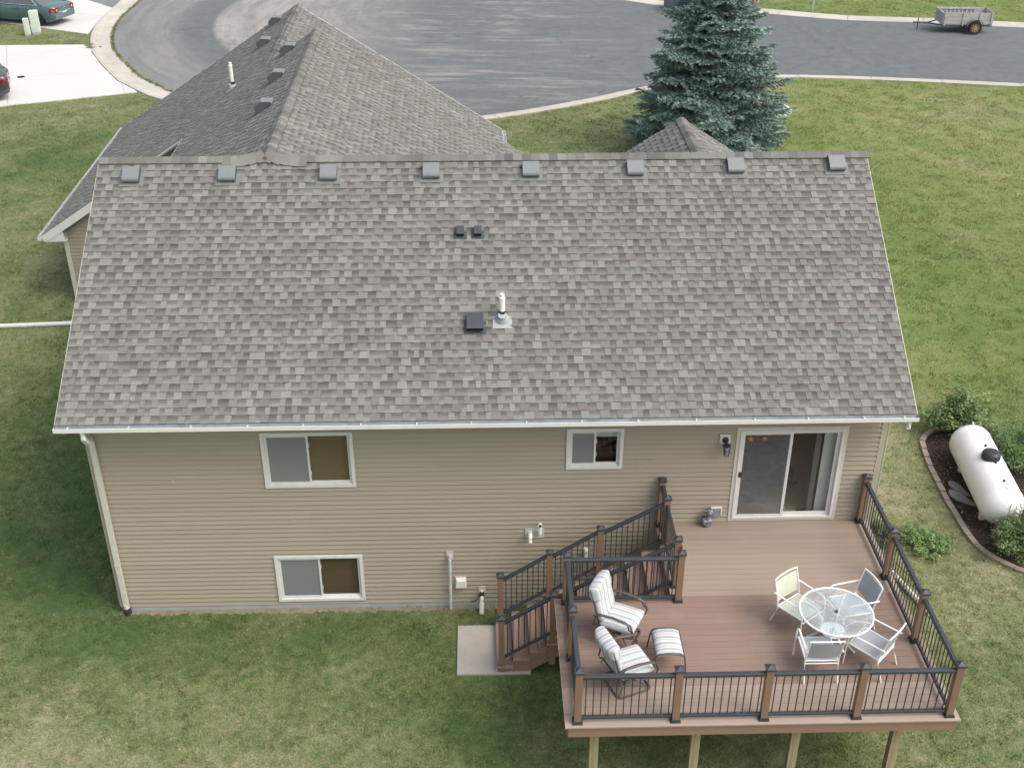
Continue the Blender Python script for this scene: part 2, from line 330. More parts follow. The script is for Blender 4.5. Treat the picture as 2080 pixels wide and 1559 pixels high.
# ---------------------------------------------------------------- mesh helpers
class MB:
    def __init__(s): s.v = []; s.f = []; s.mi = []; s.c = []; s.smooth = False
    def add(s, vs, fs, mi=0, col=None):
        o = len(s.v); s.v += [tuple(v) for v in vs]
        for f in fs: s.f.append(tuple(i+o for i in f)); s.mi.append(mi); s.c.append(col)
    def box(s, a, b, mi=0, col=None, M4=None):
        x0, y0, z0 = a; x1, y1, z1 = b
        vs = [(x0,y0,z0),(x1,y0,z0),(x1,y1,z0),(x0,y1,z0),(x0,y0,z1),(x1,y0,z1),(x1,y1,z1),(x0,y1,z1)]
        if M4: vs = [M4 @ Vector(v) for v in vs]
        s.add(vs, [(0,3,2,1),(4,5,6,7),(0,1,5,4),(1,2,6,5),(2,3,7,6),(3,0,4,7)], mi, col)
    def quad(s, a, b, c, d, mi=0, col=None): s.add([a, b, c, d], [(0,1,2,3)], mi, col)
    def tube(s, pts, r, n=8, mi=0, cap=True, col=None, flat=None):
        pts = [Vector(p) for p in pts]; rr = r if isinstance(r, (list, tuple)) else [r]*len(pts)
        vs = []; up0 = Vector((0, 0, 1))
        for i, p in enumerate(pts):
            d = (pts[min(i+1, len(pts)-1)] - pts[max(i-1, 0)]).normalized()
            ref = up0 if abs(d.dot(up0)) < .95 else Vector((1, 0, 0))
            a = d.cross(ref).normalized(); b = a.cross(d)
            for k in range(n):
                t = 2*math.pi*(k+.5)/n; fx, fy = flat or (1, 1)
                vs.append(p + (a*math.cos(t)*fx + b*math.sin(t)*fy)*rr[i])
        fs = [(i*n+k, i*n+(k+1) % n, (i+1)*n+(k+1) % n, (i+1)*n+k) for i in range(len(pts)-1) for k in range(n)]
        if cap: fs += [tuple(range(n))[::-1], tuple((len(pts)-1)*n+k for k in range(n))]
        s.add(vs, fs, mi, col)
    def lathe(s, prof, n=16, origin=(0,0,0), mi=0, M4=None, col=None):
        vs = [Vector((r*math.cos(2*math.pi*k/n), r*math.sin(2*math.pi*k/n), z)) for r, z in prof for k in range(n)]
        vs = [(M4 @ v if M4 else v) + Vector(origin) for v in vs]
        fs = [(i*n+k, i*n+(k+1) % n, (i+1)*n+(k+1) % n, (i+1)*n+k) for i in range(len(prof)-1) for k in range(n)]
        fs += [tuple(range(n))[::-1], tuple((len(prof)-1)*n+k for k in range(n))]
        s.add(vs, fs, mi, col)
    def prism(s, poly, z0, z1, mi=0, M4=None):
        n = len(poly); vs = [Vector((x, y, z0)) for x, y in poly] + [Vector((x, y, z1)) for x, y in poly]
        if M4: vs = [M4 @ v for v in vs]
        s.add(vs, [tuple(range(n))[::-1], tuple(range(n, 2*n))] + [(i, (i+1) % n, n+(i+1) % n, n+i) for i in range(n)], mi)
    def mesh(s, name, mats):
        me = bpy.data.meshes.new(name); me.from_pydata(s.v, [], s.f)
        for m in (mats if isinstance(mats, (list, tuple)) else [mats]): me.materials.append(m)
        if any(s.mi): me.polygons.foreach_set('material_index', s.mi)
        if any(c is not None for c in s.c):
            ca = me.color_attributes.new('col', 'FLOAT_COLOR', 'CORNER')
            cnt = [len(f) for f in s.f]; arr = np.repeat(np.array([(*(c or (1,1,1)), 1) for c in s.c], dtype=np.float32), cnt, axis=0)
            ca.data.foreach_set('color', arr.ravel())
        if s.smooth: me.polygons.foreach_set('use_smooth', [True]*len(s.f))
        me.update(); return me
def link(name, me, parent=None, mtx=None, kind=None, world=True, smooth_angle=None):
    o = bpy.data.objects.new(name, me); C.objects.link(o)
    if mtx is not None: o.matrix_basis = mtx
    if parent is not None:
        o.parent = parent
        if world: o.matrix_parent_inverse = WM[parent.name].inverted()
        WM[o.name] = WM[parent.name] @ (o.matrix_basis if not world else WM[parent.name].inverted() @ o.matrix_basis)
    else: WM[o.name] = o.matrix_basis.copy()
    if kind: o['kind'] = kind
    return o
WM = {}
def build(name, mb, m, parent=None, kind=None, mtx=None, world=True, bevel=0, sub=0):
    o = link(name, mb.mesh(name, m), parent, mtx, kind, world)
    if bevel:
        b = o.modifiers.new('bevel', 'BEVEL'); b.width = bevel; b.segments = 2; b.limit_method = 'ANGLE'; b.angle_limit = R(40)
    if sub:
        b = o.modifiers.new('sub', 'SUBSURF'); b.levels = sub; b.render_levels = sub
    return o
def tag(o, label, cat, group=None):
    o['label'] = label; o['category'] = cat
    if group: o['group'] = group
    return o
def empty(name, loc, rz=0, label=None, cat=None, group=None, parent=None):
    o = bpy.data.objects.new(name, None); C.objects.link(o); o.empty_display_size = .2
    mt = Matrix.Translation(loc) @ Matrix.Rotation(rz, 4, 'Z'); o.matrix_basis = mt
    if parent: o.parent = parent; o.matrix_parent_inverse = WM[parent.name].inverted()
    WM[o.name] = mt
    if label: tag(o, label, cat, group)
    return o
def T(x, y, z): return Matrix.Translation((x, y, z))
def RZ(a): return Matrix.Rotation(a, 4, 'Z')
def gz(y):
    t = min(max((y-2)/12, 0), 1); return t*t*(3-2*t)
def inpoly(x, y, P):
    c = False; j = len(P)-1
    for i in range(len(P)):
        if (P[i][1] > y) != (P[j][1] > y) and x < (P[j][0]-P[i][0])*(y-P[i][1])/(P[j][1]-P[i][1])+P[i][0]: c = not c
        j = i
    return c
def clip_half(P, a, b, c):      # keep a*x+b*y <= c
    out = []
    for i in range(len(P)):
        p, q = P[i], P[(i+1) % len(P)]; dp = a*p[0]+b*p[1]-c; dq = a*q[0]+b*q[1]-c
        if dp <= 0: out.append(p)
        if dp*dq < 0:
            t = dp/(dp-dq); out.append((p[0]+t*(q[0]-p[0]), p[1]+t*(q[1]-p[1])))
    return out

# ================================================================ GROUND, STREET, DRIVEWAYS
gb = MB()
xs_ = [-400, -120] + [-50+2*i for i in range(56)] + [130, 400]
ys_ = [-400, -60] + [-12+.8*i for i in range(80)] + [80, 160, 400]
for y in ys_:
    for x in xs_: gb.v.append((x, y, gz(y)))
nx = len(xs_)
for j in range(len(ys_)-1):
    for i in range(nx-1):
        gb.f.append((j*nx+i, j*nx+i+1, (j+1)*nx+i+1, (j+1)*nx+i)); gb.mi.append(0); gb.c.append(None)
gb.smooth = True
build('lawn_ground', gb, M['lawn'], kind='structure')

NEAR = [(-12.6,50),(-12.55,47.8),(-12.5,43.9),(-11.95,40.6),(-11.1,37.9),(-10,35.6),(-8.7,33.2),(-7.5,31.7),(-6,30.2),(-2.5,28.1),(1.5,27.0),(5,26.8),(7.7,27.6),(10.2,28.8),(12.4,30.1),(14.1,31.3),(17,32.55),(19.9,32.94),(22,32.8),(25.2,32.3),(30.1,31.3),(38,29.7),(52,26.6),(90,18)]
NW = [1.0]*8+[.95,.8,.65,.55,.55,.55,.55,.5,.5,.5,.52,.55,.6,.6,.6,.6]
FAR = [(-12.6,50),(-11.6,54),(-8,58.5),(-2,61),(4,60),(9,55.6),(13,51.2),(16.8,47.9),(19.3,46.8),(21.96,45.9),(26.1,44.2),(29.0,43.75),(34.7,42.5),(50,39.4),(90,30.5)]
FW = [1.0]*4+[.95]*6+[.9,.9,1.0,1.0,1.0]
def smooth_poly(P, Wd, step=1.0):
    pts = []; n = len(P)
    for i in range(n-1):
        p0, p1, p2, p3 = (Vector(P[max(i-1,0)]), Vector(P[i]), Vector(P[i+1]), Vector(P[min(i+2,n-1)]))
        k = max(1, int((p2-p1).length/step))
        for j in range(k):
            t = j/k
            q = .5*((2*p1)+(-p0+p2)*t+(2*p0-5*p1+4*p2-p3)*t*t+(-p0+3*p1-3*p2+p3)*t**3)
            pts.append((q, Wd[i]*(1-t)+Wd[i+1]*t))
    pts.append((Vector(P[-1]), Wd[-1])); return pts
def curb_ribbon(parent, P, Wd, sgn):
    pts = smooth_poly(P, Wd); out_in = []
    A = []
    for i, (q, w_) in enumerate(pts):
        d = (pts[min(i+1,len(pts)-1)][0]-pts[max(i-1,0)][0]).normalized(); nrm = Vector((-d.y, d.x))*sgn
        A.append((q, nrm, w_)); out_in.append(q+nrm*w_)
    i = 0
    prof = [(0, .045), (.14, .06), (.45, .018), (1, .010)]
    while i < len(A)-1:
        j = min(i+3, len(A)-1); b = MB(); vs = []
        for k in range(i, j+1):
            q, nrm, w_ = A[k]; dd = (A[min(k+1,len(A)-1)][0]-A[max(k-1,0)][0]).normalized()
            sh = .012 if k == i else (-.012 if k == j else 0)
            for (f, z) in [(0, -.12)] + prof + [(1, -.1)]:
                p = q + nrm*w_*f + dd*sh; vs.append((p.x, p.y, 1.0+z))
        n = 6; fs = [((k*n+c), (k+1)*n+c, (k+1)*n+c+1, k*n+c+1) for k in range(j-i) for c in range(n-1)]
        fs += [tuple(range(n)), tuple((j-i)*n+c for c in range(n))]
        if sgn > 0: fs = [f[::-1] for f in fs]
        b.add(vs, fs); build('curb_section', b, M['curb'], parent); i = j
    return out_in
kerb = link('curb', MB().mesh('curb', M['curb'])); kerb['kind'] = 'structure'
# a thin bedding strip is the mesh of the curb object itself
in_near = curb_ribbon(kerb, NEAR, NW, 1); in_far = curb_ribbon(kerb, FAR, FW, -1)
def strip(P, Wd, sgn, z):
    b = MB(); pts = smooth_poly(P, Wd); vs = []
    for i, (q, w_) in enumerate(pts):
        d = (pts[min(i+1,len(pts)-1)][0]-pts[max(i-1,0)][0]).normalized(); nrm = Vector((-d.y, d.x))*sgn
        a = q+nrm*.02; c = q+nrm*(w_-.02); vs += [(a.x, a.y, z), (c.x, c.y, z)]
    b.add(vs, [(2*i, 2*i+1, 2*i+3, 2*i+2) for i in range(len(pts)-1)]); return b
sb = strip(NEAR, NW, 1, 1.006); s2 = strip(FAR, FW, -1, 1.006); sb.add(s2.v, s2.f)
kerb.data = sb.mesh('curb', M['mulch_base'])
ROAD = [(p.x, p.y) for p in in_near] + [(p.x, p.y) for p in reversed(in_far)]
def flat_poly(P, z, thick=0):
    b = MB(); tri = tessellate_polygon([[Vector((x, y, 0)) for x, y in P]]); vs = [(x, y, z) for x, y in P]
    fs = []
    for t in tri:
        a, c, d = (Vector(vs[i]) for i in t)
        fs.append(t if (c-a).cross(d-a).z > 0 else t[::-1])
    b.add(vs, fs)
    if thick:
        n = len(P); area = sum(P[i][0]*P[(i+1)%n][1]-P[(i+1)%n][0]*P[i][1] for i in range(n)); 
        vs2 = vs + [(x, y, z-thick) for x, y in P]
        b.add(vs2, [(i, n+i, n+(i+1)%n, (i+1)%n) if area > 0 else (i, (i+1)%n, n+(i+1)%n, n+i) for i in range(n)])
    return b
build('street', flat_poly(ROAD, 1.012), M['asphalt'], kind='structure')
def slabs(name, P, ox, oy, ang, sx, sy, z, gap=.012):
    P = P if sum(P[i][0]*P[(i+1)%len(P)][1]-P[(i+1)%len(P)][0]*P[i][1] for i in range(len(P))) > 0 else P[::-1]
    par = build(name, flat_poly(P, z-.02), M['concrete'], kind='structure')
    ca, sa = math.cos(ang), math.sin(ang)
    L = [((x-ox)*ca+(y-oy)*sa, -(x-ox)*sa+(y-oy)*ca) for x, y in P]
    for i in range(-8, 9):
        for j in range(-8, 9):
            Q = L
            for (a, b_, c) in ((-1,0,-(i*sx+gap)), (1,0,(i+1)*sx-gap), (0,-1,-(j*sy+gap)), (0,1,(j+1)*sy-gap)):
                Q = clip_half(Q, a, b_, c)
                if len(Q) < 3: break
            if len(Q) < 3: continue
            Wq = [(ox+x*ca-y*sa, oy+x*sa+y*ca) for x, y in Q]
            build('concrete_slab', flat_poly(Wq, z, .05), M['drive'], par)
    return P
DR1 = [(-11.72,39.3),(-11.35,38.7),(-11.15,37.9),(-10.05,35.6),(-8.75,33.2),(-7.6,31.75),(-7.45,31.45),(-12.5,29.6),(-27,24.2),(-30,39.2)]
DR2 = [(-12.3,41.35),(-12.52,43.9),(-12.55,46.9),(-13.6,48.0),(-14.6,49.0),(-19,50.6),(-30,54.5),(-30,50.2)]
slabs('near_driveway', DR1, -9.2, 35, R(19), 4.6, 4.4, 1.03)
slabs('far_driveway', DR2, -12.5, 45, R(-25), 4.6, 4.4, 1.03)
build('asphalt_driveway', flat_poly([(-12.56,46.95),(-12.6,50),(-13.5,54),(-20,60),(-24,56.5),(-14.7,49.1)], 1.02), M['asphalt_drive'], kind='structure')
# small round valve cover in the driveway
vb = MB(); vb.lathe([(0.001,0),(.16,0),(.16,.012),(.13,.016),(.001,.016)], 18)
vc = build('valve_cover', vb, M['void'], mtx=T(-13.06,33.83,1.03)); tag(vc, 'small round dark valve cover in the white concrete driveway', 'cover')
# concrete pad under the stairs
pb = MB(); pb.box((6.44,-1.93,-.05),(7.79,-.63,.045)); build('patio_slab', pb, M['concrete'], kind='structure', bevel=.008)
# soil strip along the foundation
db = MB(); vs = []
N_ = 150
for i in range(N_+1):
    x = -.15 + 7.6*i/N_; vs += [(x, -.012, .012), (x, -.10-.09*random.random(), .006)]
db.add(vs, [(2*i, 2*i+1, 2*i+3, 2*i+2) for i in range(N_)]); build('bare_soil', db, M['dirt'], kind='structure')

# ================================================================ HOUSE
house = empty('house', (0,0,0), 0, 'two storey tan vinyl sided house with grey shingled roof beside the brown deck', 'house')
W_ = 14.3; SL = .6412; ca = 1/math.sqrt(1+SL*SL); sa = SL*ca
RY, RZt = 4.0, 7.803                       # ridge
X0, X1 = -.295, 14.477                     # roof ends
EY = -.745; EZ = RZt-SL*(RY-EY)
OPEN = [(2.984,4.621,2.914,4.09),(2.965,4.628,.216,1.302),(8.492,9.506,3.234,4.09),(11.6,13.57,1.99,4.054)]
fb = MB(); fb.box((-.11,-.006,-.3),(W_-.02,7.95,.125)); build('foundation', fb, M['foundation'], house)
def wall_rects(x0, x1, z0, z1, ops):
    xs = sorted({x0, x1, *[v for o in ops for v in o[:2]]}); zs = sorted({z0, z1, *[v for o in ops for v in o[2:]]})
    for i in range(len(xs)-1):
        for j in range(len(zs)-1):
            cx, cz = (xs[i]+xs[i+1])/2, (zs[j]+zs[j+1])/2
            if not any(o[0] < cx < o[1] and o[2] < cz < o[3] for o in ops): yield xs[i], xs[i+1], zs[j], zs[j+1]
wb = MB()
for a, b_, c, d in wall_rects(-.12, W_, .12, 4.62, OPEN): wb.box((a, .0, c), (b_, .10, d))
wb.box((-.12,.1,.12),(-.02,8.0,4.6)); wb.box((W_-.1,.1,.12),(W_,8.0,4.6)); wb.box((-.02,7.9,.12),(W_-.1,8.0,4.6))
for x in (-.12, W_-.1):                                    # gable ends
    wb.add([(x,.0,4.62),(x,8.0,4.62),(x,4.0,7.4),(x+.1,.0,4.62),(x+.1,8.0,4.62),(x+.1,4.0,7.4)], [(0,2,1),(3,4,5),(0,3,5,2),(1,2,5,4),(0,1,4,3)])
wall = build('wall', wb, M['siding'], house)
CO = .10335
def course(b, x0, x1, za, zb, zc, y):
    f = lambda z: y - .001 - (.024*(1-(z-zc)/(CO-.022)) if z < zc+CO-.022 else 0)
    zs = [za]+[z for z in (zc+CO-.022,) if za < z < zb]+[zb]
    for p, q in zip(zs[:-1], zs[1:]): b.quad((x0,f(p),p),(x1,f(p),p),(x1,f(q),q),(x0,f(q),q))
    if abs(za-zc) < 1e-6: b.quad((x0,y,za),(x1,y,za),(x1,f(za),za),(x0,f(za),za))
def siding(parent, x0, x1, z0, z1, ops, y, plen=3.66, seed=3, px=None):
    rnd = random.Random(seed); k = 0; z = z0
    offs = [0.0, 1.9, .7, 2.6, 1.2, 3.1, .35, 2.2]
    while z < z1-.02:
        cuts = [x0]; x = x0+plen*((offs[k % 8])/3.66)+.3
        while x < x1-.3:
            if x > x0+.3: cuts.append(x)
            x += plen
        cuts.append(x1)
        for o in ops:
            if o[2] < z+2*CO and o[3] > z: cuts = [q for q in cuts if abs(q-o[0]) > .25 and abs(q-o[1]) > .25 or q in (x0, x1)]+[o[0], o[1]]
        cuts = sorted(set(cuts))
        for a, c in zip(cuts[:-1], cuts[1:]):
            b = MB()
            for r_ in range(2):
                zc = z+r_*CO; zt = min(zc+CO, z1)
                if zt-zc < .01: continue
                for (p, q, s, t) in wall_rects(a+(.0015 if a > x0 else 0), c, zc, zt, [(max(o[0],a),min(o[1],c),max(o[2],zc),min(o[3],zt)) for o in ops if o[0] < c and o[1] > a and o[2] < zt and o[3] > zc]):
                    course(b, p, q, s, t, zc, y)
            if b.f: build('siding_panel', b, M['siding'], parent)
        z += 2*CO; k += 1
siding(wall, .0, W_-.1, .122, 4.60, OPEN, -.001)
for x0, x1, m_ in ((-.14,-.003,'beige'),(W_-.1,W_+.02,'beige')):
    b = MB(); b.box((x0,-.022,.12),(x1,.0,4.60)); s0 = -.14 if x0 < 1 else W_; b.box((s0,.0,.12),(s0+.02,.1,4.60)); build('corner_trim', b, M[m_], house)
b = MB(); b.box((W_+.022,-.03,.12),(W_+.035,.06,4.6)); build('corner_trim', b, M['cream'], house)
b = MB()                                              # white speck on the siding
b.box((1.285,-.022,3.065),(1.308,-.014,3.085)); build('paint_spot', b, M['white'], house)

# ---- windows
def frame_box(b, x0, x1, z0, z1, w_, y0, y1):
    b.box((x0,y0,z0),(x0+w_,y1,z1)); b.box((x1-w_,y0,z0),(x1,y1,z1)); b.box((x0+w_,y0,z0),(x1-w_,y1,z0+w_)); b.box((x0+w_,y0,z1-w_),(x1-w_,y1,z1))
def slider(x0, x1, z0, z1, blindmat, has_blind=True):
    win = empty('window', ((x0+x1)/2, 0, z0), parent=house)
    f = MB(); frame_box(f, x0-.01, x1+.01, z0-.01, z1+.01, .062, -.045, .03); frame_box(f, x0+.05, x1-.05, z0+.05, z1-.05, .02, -.01, .07)
    build('frame', f, M['white'], win, bevel=.004)
    xm = (x0+x1)/2; a, c, d, e = x0+.068, x1-.068, z0+.068, z1-.068
    f = MB(); frame_box(f, a, xm+.02, d, e, .034, -.012, .015); build('sash', f, M['white'], win, bevel=.003)
    f = MB(); frame_box(f, xm-.015, c, d, e, .034, .02, .045); build('sash', f, M['white'], win, bevel=.003)
    f = MB(); f.box((xm+.024,-.01,d+.18),(xm+.036,.018,d+.26)); f.box((xm+.024,-.01,e-.26),(xm+.036,.018,e-.18)); build('latch', f, M['white'], win)
    f = MB(); f.quad((a+.03,.0,d+.03),(xm-.012,.0,d+.03),(xm-.012,.0,e-.03),(a+.03,.0,e-.03)); build('insect_screen', f, M['screen'], win)
    for p, q, y in ((a+.03,xm-.012,.008),(xm+.018,c-.03,.032)):
        f = MB(); f.box((p,y,d+.03),(q,y+.004,e-.03)); build('pane', f, M['glass'], win)
    if has_blind:
        f = MB(); z = d+.02
        while z < e-.01:
            f.add([(a,.075,z),(c,.075,z),(c,.104,z+.026),(a,.104,z+.026),(a,.077,z-.003),(c,.077,z-.003),(c,.1,z+.023),(a,.1,z+.023)], [(0,1,2,3),(4,7,6,5),(0,4,5,1)]); z += .050
        for x in (a+.25, c-.14): f.box((x,.070,d),(x+.006,.073,e))
        o = build('blind', f, blindmat, win); o['kind'] = 'stuff'
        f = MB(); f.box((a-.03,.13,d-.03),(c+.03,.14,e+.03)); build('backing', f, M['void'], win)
    return win
slider(2.984,4.621,2.914,4.09, M['blind'])
slider(2.965,4.628,.216,1.302, M['blind_dark'])
w3 = slider(8.492,9.506,3.234,4.09, None, False)
f = MB(); f.box((8.56,.07,3.86),(9.44,.09,4.02)); build('valance', f, M['valance'], w3)
f = MB(); f.box((8.3,.11,3.0),(9.7,.12,3.2)); f.box((8.3,1.4,3.0),(9.7,1.42,4.2)); f.box((8.3,.12,2.98),(9.7,1.4,3.0)); f.box((8.28,.11,3),(8.3,1.4,4.2)); f.box((9.7,.11,3),(9.72,1.4,4.2)); f.box((8.3,.1,4.2),(9.7,1.42,4.22)); build('room_niche', f, M['void'], w3)
f = MB(); f.box((8.7,.5,3.0),(9.4,.7,3.35)); f.box((9.0,.9,3.0),(9.05,.95,4.1)); build('sill_object', f, M['blind'], w3)
# ---- sliding patio door with the room behind it
x0, x1, z0, z1 = 11.6, 13.57, 1.99, 4.054
door = empty('sliding_door', ((x0+x1)/2, 0, z0), parent=house)
f = MB(); frame_box(f, x0-.03, x1+.03, z0-.005, z1+.02, .075, -.03, .02); build('casing', f, M['cream'], door, bevel=.004)
f = MB(); frame_box(f, x0+.035, x1-.035, z0+.05, z1-.045, .045, -.045, .09); build('frame', f, M['white'], door, bevel=.004)
xm = 12.575; d, e = z0+.09, z1-.085; a, c = x0+.075, x1-.08
f = MB(); frame_box(f, a, xm+.03, d, e, .055, -.03, .0); build('door_panel', f, M['white'], door, bevel=.004)
f = MB(); frame_box(f, xm-.03, c, d, e, .065, .02, .05); build('door_panel', f, M['white'], door, bevel=.004)
f = MB(); f.quad((a+.05,-.022,d+.05),(xm-.02,-.022,d+.05),(xm-.02,-.022,e-.05),(a+.05,-.022,e-.05)); build('screen', f, M['screen_dark'], door)
f = MB(); f.box((a+.05,-.012,d+.05),(xm-.02,-.007,e-.05)); build('pane', f, M['glass'], door)
f = MB(); f.box((xm+.03,.033,d+.06),(c-.06,.038,e-.06)); build('pane', f, M['glass'], door)
f = MB(); f.lathe([(.001,0),(.03,0),(.035,.02),(.02,.03),(.001,.03)], 10, M4=Matrix.Scale(1.9,4,(0,0,1)) @ Matrix.Rotation(R(90),4,'X')); build('handle', f, M['blackmetal'], door, mtx=T(a+.03,-.035,d+.98))
def leaf_decal(cx, cz, s, rot, m_):
    b = MB(); P = []
    for k in range(10):
        r_ = s*(1 if k % 2 == 0 else .38); t = rot+2*math.pi*k/10; P.append((cx+r_*math.cos(t), -.0285, cz+r_*math.sin(t)))
    b.add(P+[(cx,-.0285,cz)], [(10,k,(k+1)%10) for k in range(10)]); b.box((cx-.004,-.0285,cz-s*1.1),(cx+.004,-.0265,cz)); build('window_decal', b, m_, door)
leaf_decal(11.83,3.83,.07,.3,M['orange']); leaf_decal(12.08,3.83,.065,.9,M['orange']); leaf_decal(11.79,2.13,.06,.5,M['teal'])
room = MB()
room.box((10.0,4.2,1.9),(14.2,4.3,4.4)); room.box((9.95,.11,1.9),(10.05,4.2,4.4)); room.box((14.1,.11,1.9),(14.19,4.2,4.4)); room.box((10,.1,4.32),(14.2,4.3,4.42)); room.box((10.0,.11,1.9),(14.15,4.25,1.955))
build('room_wall', room, M['room'], door)
f = MB()
for i in range(9):
    for j in range(8):
        f.box((10.06+.45*i+.003,.12+.45*j+.003,1.955),(10.06+.45*(i+1)-.003,.12+.45*(j+1)-.003,1.972))
o = build('floor_tile', f, M['tilefloor'], door); o['kind'] = 'stuff'
f = MB(); f.box((10.6,.55,1.973),(12.42,3.4,1.985)); f.box((12.4,1.05,1.974),(13.2,3.4,1.984)); build('rug', f, M['rug'], door)
f = MB(); f.box((12.95,.2,1.973),(13.25,.32,1.979)); build('floor_register', f, M['void'], door)
f = MB()
for i in range(5): 
    M4 = T(13.10+.02*i,.16,0) @ RZ(R(75)); f.box((-.04,-.002,2.02),(.04,.002,3.98), M4=M4)
f.box((12.72,.12,3.95),(13.5,.17,3.99)); build('vertical_blind', f, M['valance'], door)
f = MB(); f.box((13.24,.15,2.0),(13.47,.17,3.98)); build('curtain', f, M['valance'], door)
f = MB(); f.box((11.2,1.6,2.75),(12.4,2.5,2.79)); 
for q in ((11.3,1.7),(12.3,1.7),(11.3,2.4),(12.3,2.4)): f.box((q[0]-.03,q[1]-.03,1.985),(q[0]+.03,q[1]+.03,2.75))
build('dining_table', f, M['blind'], door)

# ---- roof
PAL_L = [(.202,.209,.199),(.211,.219,.207),(.194,.200,.189)]
PAL_M = [(.176,.179,.170),(.185,.190,.181),(.170,.168,.159)]
PAL_B = [(.160,.156,.149),(.168,.163,.156)]
PAL_D = [(.142,.145,.139),(.150,.150,.144),(.160,.163,.156)]
def pick(rnd, tab, warm=0):
    r_ = rnd.random()
    if tab: P = PAL_L if r_ < .38 else PAL_M if r_ < .82 else PAL_B
    else: P = PAL_L if r_ < .22 else PAL_M if r_ < .66 else PAL_D if r_ < .88 else PAL_B
    c = P[rnd.randrange(len(P))]; k = rnd.choice((.95, .98, 1.0, 1.02))
    return (c[0]*k*1.005, c[1]*k, c[2]*k*.97)
def cell(b, u0, u1, v0, e, t, col, band=None):
    ov = .03; g = .0008
    p = lambda u, v: (u, v, t*(1-(v-v0)/(e+ov))+.0015)
    if band:
        vm, vl = v0+e*.60, v0+e*.40
        b.quad(p(u0+g,v0), p(u1-g,v0), p(u1-g,vl), p(u0+g,vl), col=col)
        b.quad(p(u0+g,vl), p(u1-g,vl), p(u1-g,vm), p(u0+g,vm), col=tuple((x+y)/2 for x, y in zip(col, band)))
        b.quad(p(u0+g,vm), p(u1-g,vm), p(u1-g,v0+e+ov), p(u0+g,v0+e+ov), col=band)
    else: b.quad(p(u0+g,v0), p(u1-g,v0), p(u1-g,v0+e+ov), p(u0+g,v0+e+ov), col=col)
    z = lambda q: (q[0], q[1], 0)
    q0, q1, q2, q3 = p(u0+g,v0), p(u1-g,v0), p(u1-g,v0+e+ov), p(u0+g,v0+e+ov)
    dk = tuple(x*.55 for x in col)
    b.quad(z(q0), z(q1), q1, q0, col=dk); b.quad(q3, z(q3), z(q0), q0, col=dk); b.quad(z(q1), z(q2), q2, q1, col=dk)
cellcache = {}
def shingles(name, F, poly, parent, e=.1522, seed=1, singles=0):
    """F: frame matrix (u along the eave, v up the slope, n out); poly in (u, v)"""
    rnd = random.Random(seed); b = MB(); vmin = min(p[1] for p in poly); vmax = max(p[1] for p in poly); v = vmin; ns = 0; row = 0
    n = len(poly)
    while v < vmax-.02:
        vm = min(v+e*.5, vmax-.01); xs = []
        for i in range(n):
            (ua, va), (ub, vb) = poly[i], poly[(i+1) % n]
            if (va > vm) != (vb > vm): xs.append(ua+(vm-va)*(ub-ua)/(vb-va))
        xs.sort()
        for a, c in zip(xs[::2], xs[1::2]):
            u = a-rnd.random()*.12; tab = rnd.random() < .5
            while u < c:
                wd = rnd.choice((.09,.105,.12,.14,.165)) if tab else rnd.choice((.09,.11,.13,.155,.19))
                lo, hi = max(u, a), min(u+wd, c)
                if hi-lo > .012:
                    col = pick(rnd, tab); t = .0165 if tab else .0075
                    band = None if tab else tuple(x*.64 for x in col)
                    ee = min(e, vmax-v-.012)
                    if ns < singles and hi-lo > wd-.001:
                        key = (wd, tab, col)
                        if key not in cellcache:
                            mb = MB(); cell(mb, 0, wd, 0, e, t, col, band); cellcache[key] = mb.mesh('shingle', M['shingle'])
                        link('shingle', cellcache[key], parent, F @ T(lo, v+rnd.uniform(-.002,.002), 0)); ns += 1
                    else: cell(b, lo, hi, v+rnd.uniform(-.0025,.0025), ee, t*rnd.uniform(.85,1.15), col, band)
                u += wd; tab = not tab if rnd.random() < .93 else tab
        v += e; row += 1
    o = build(name, b, M['shingle'], parent, kind='stuff', mtx=F); return o
def frame(O, u, v):
    u, v = Vector(u), Vector(v); n_ = u.cross(v); m4 = Matrix((u, v, n_)).transposed().to_4x4(); m4.translation = Vector(O); return m4
roofb = MB(); th = .012
LEN = (RY-EY)/ca
FB = frame((X0, EY, EZ), (1,0,0), (0,ca,sa)); 
roofb.box((0,0,-th),(X1-X0,LEN,0), M4=FB)
FF = frame((X1, 2*RY-EY, EZ), (-1,0,0), (0,-ca,sa)); roofb.box((0,0,-th),(X1-X0,LEN+.01,.008), M4=FF)
roof = build('roof', roofb, M['flash'], house)
shingles('shingle_field', FB, [(0,0),(X1-X0,0),(X1-X0,LEN),(0,LEN)], roof, seed=11, singles=298)
b = MB()
for xx in (X0-.012, X1+.002):
    b = MB(); b.box((0,0,-.17),(.010,LEN,-.002), M4=frame((xx,EY,EZ),(1,0,0),(0,ca,sa))); build('rake_trim', b, M['cream'], roof)

b = MB(); b.box((X0,-.68,4.595),(X1,.0,4.605)); b.box((X0,-.69,4.6),(X1,-.675,4.755)); build('soffit', b, M['soffit'], roof)
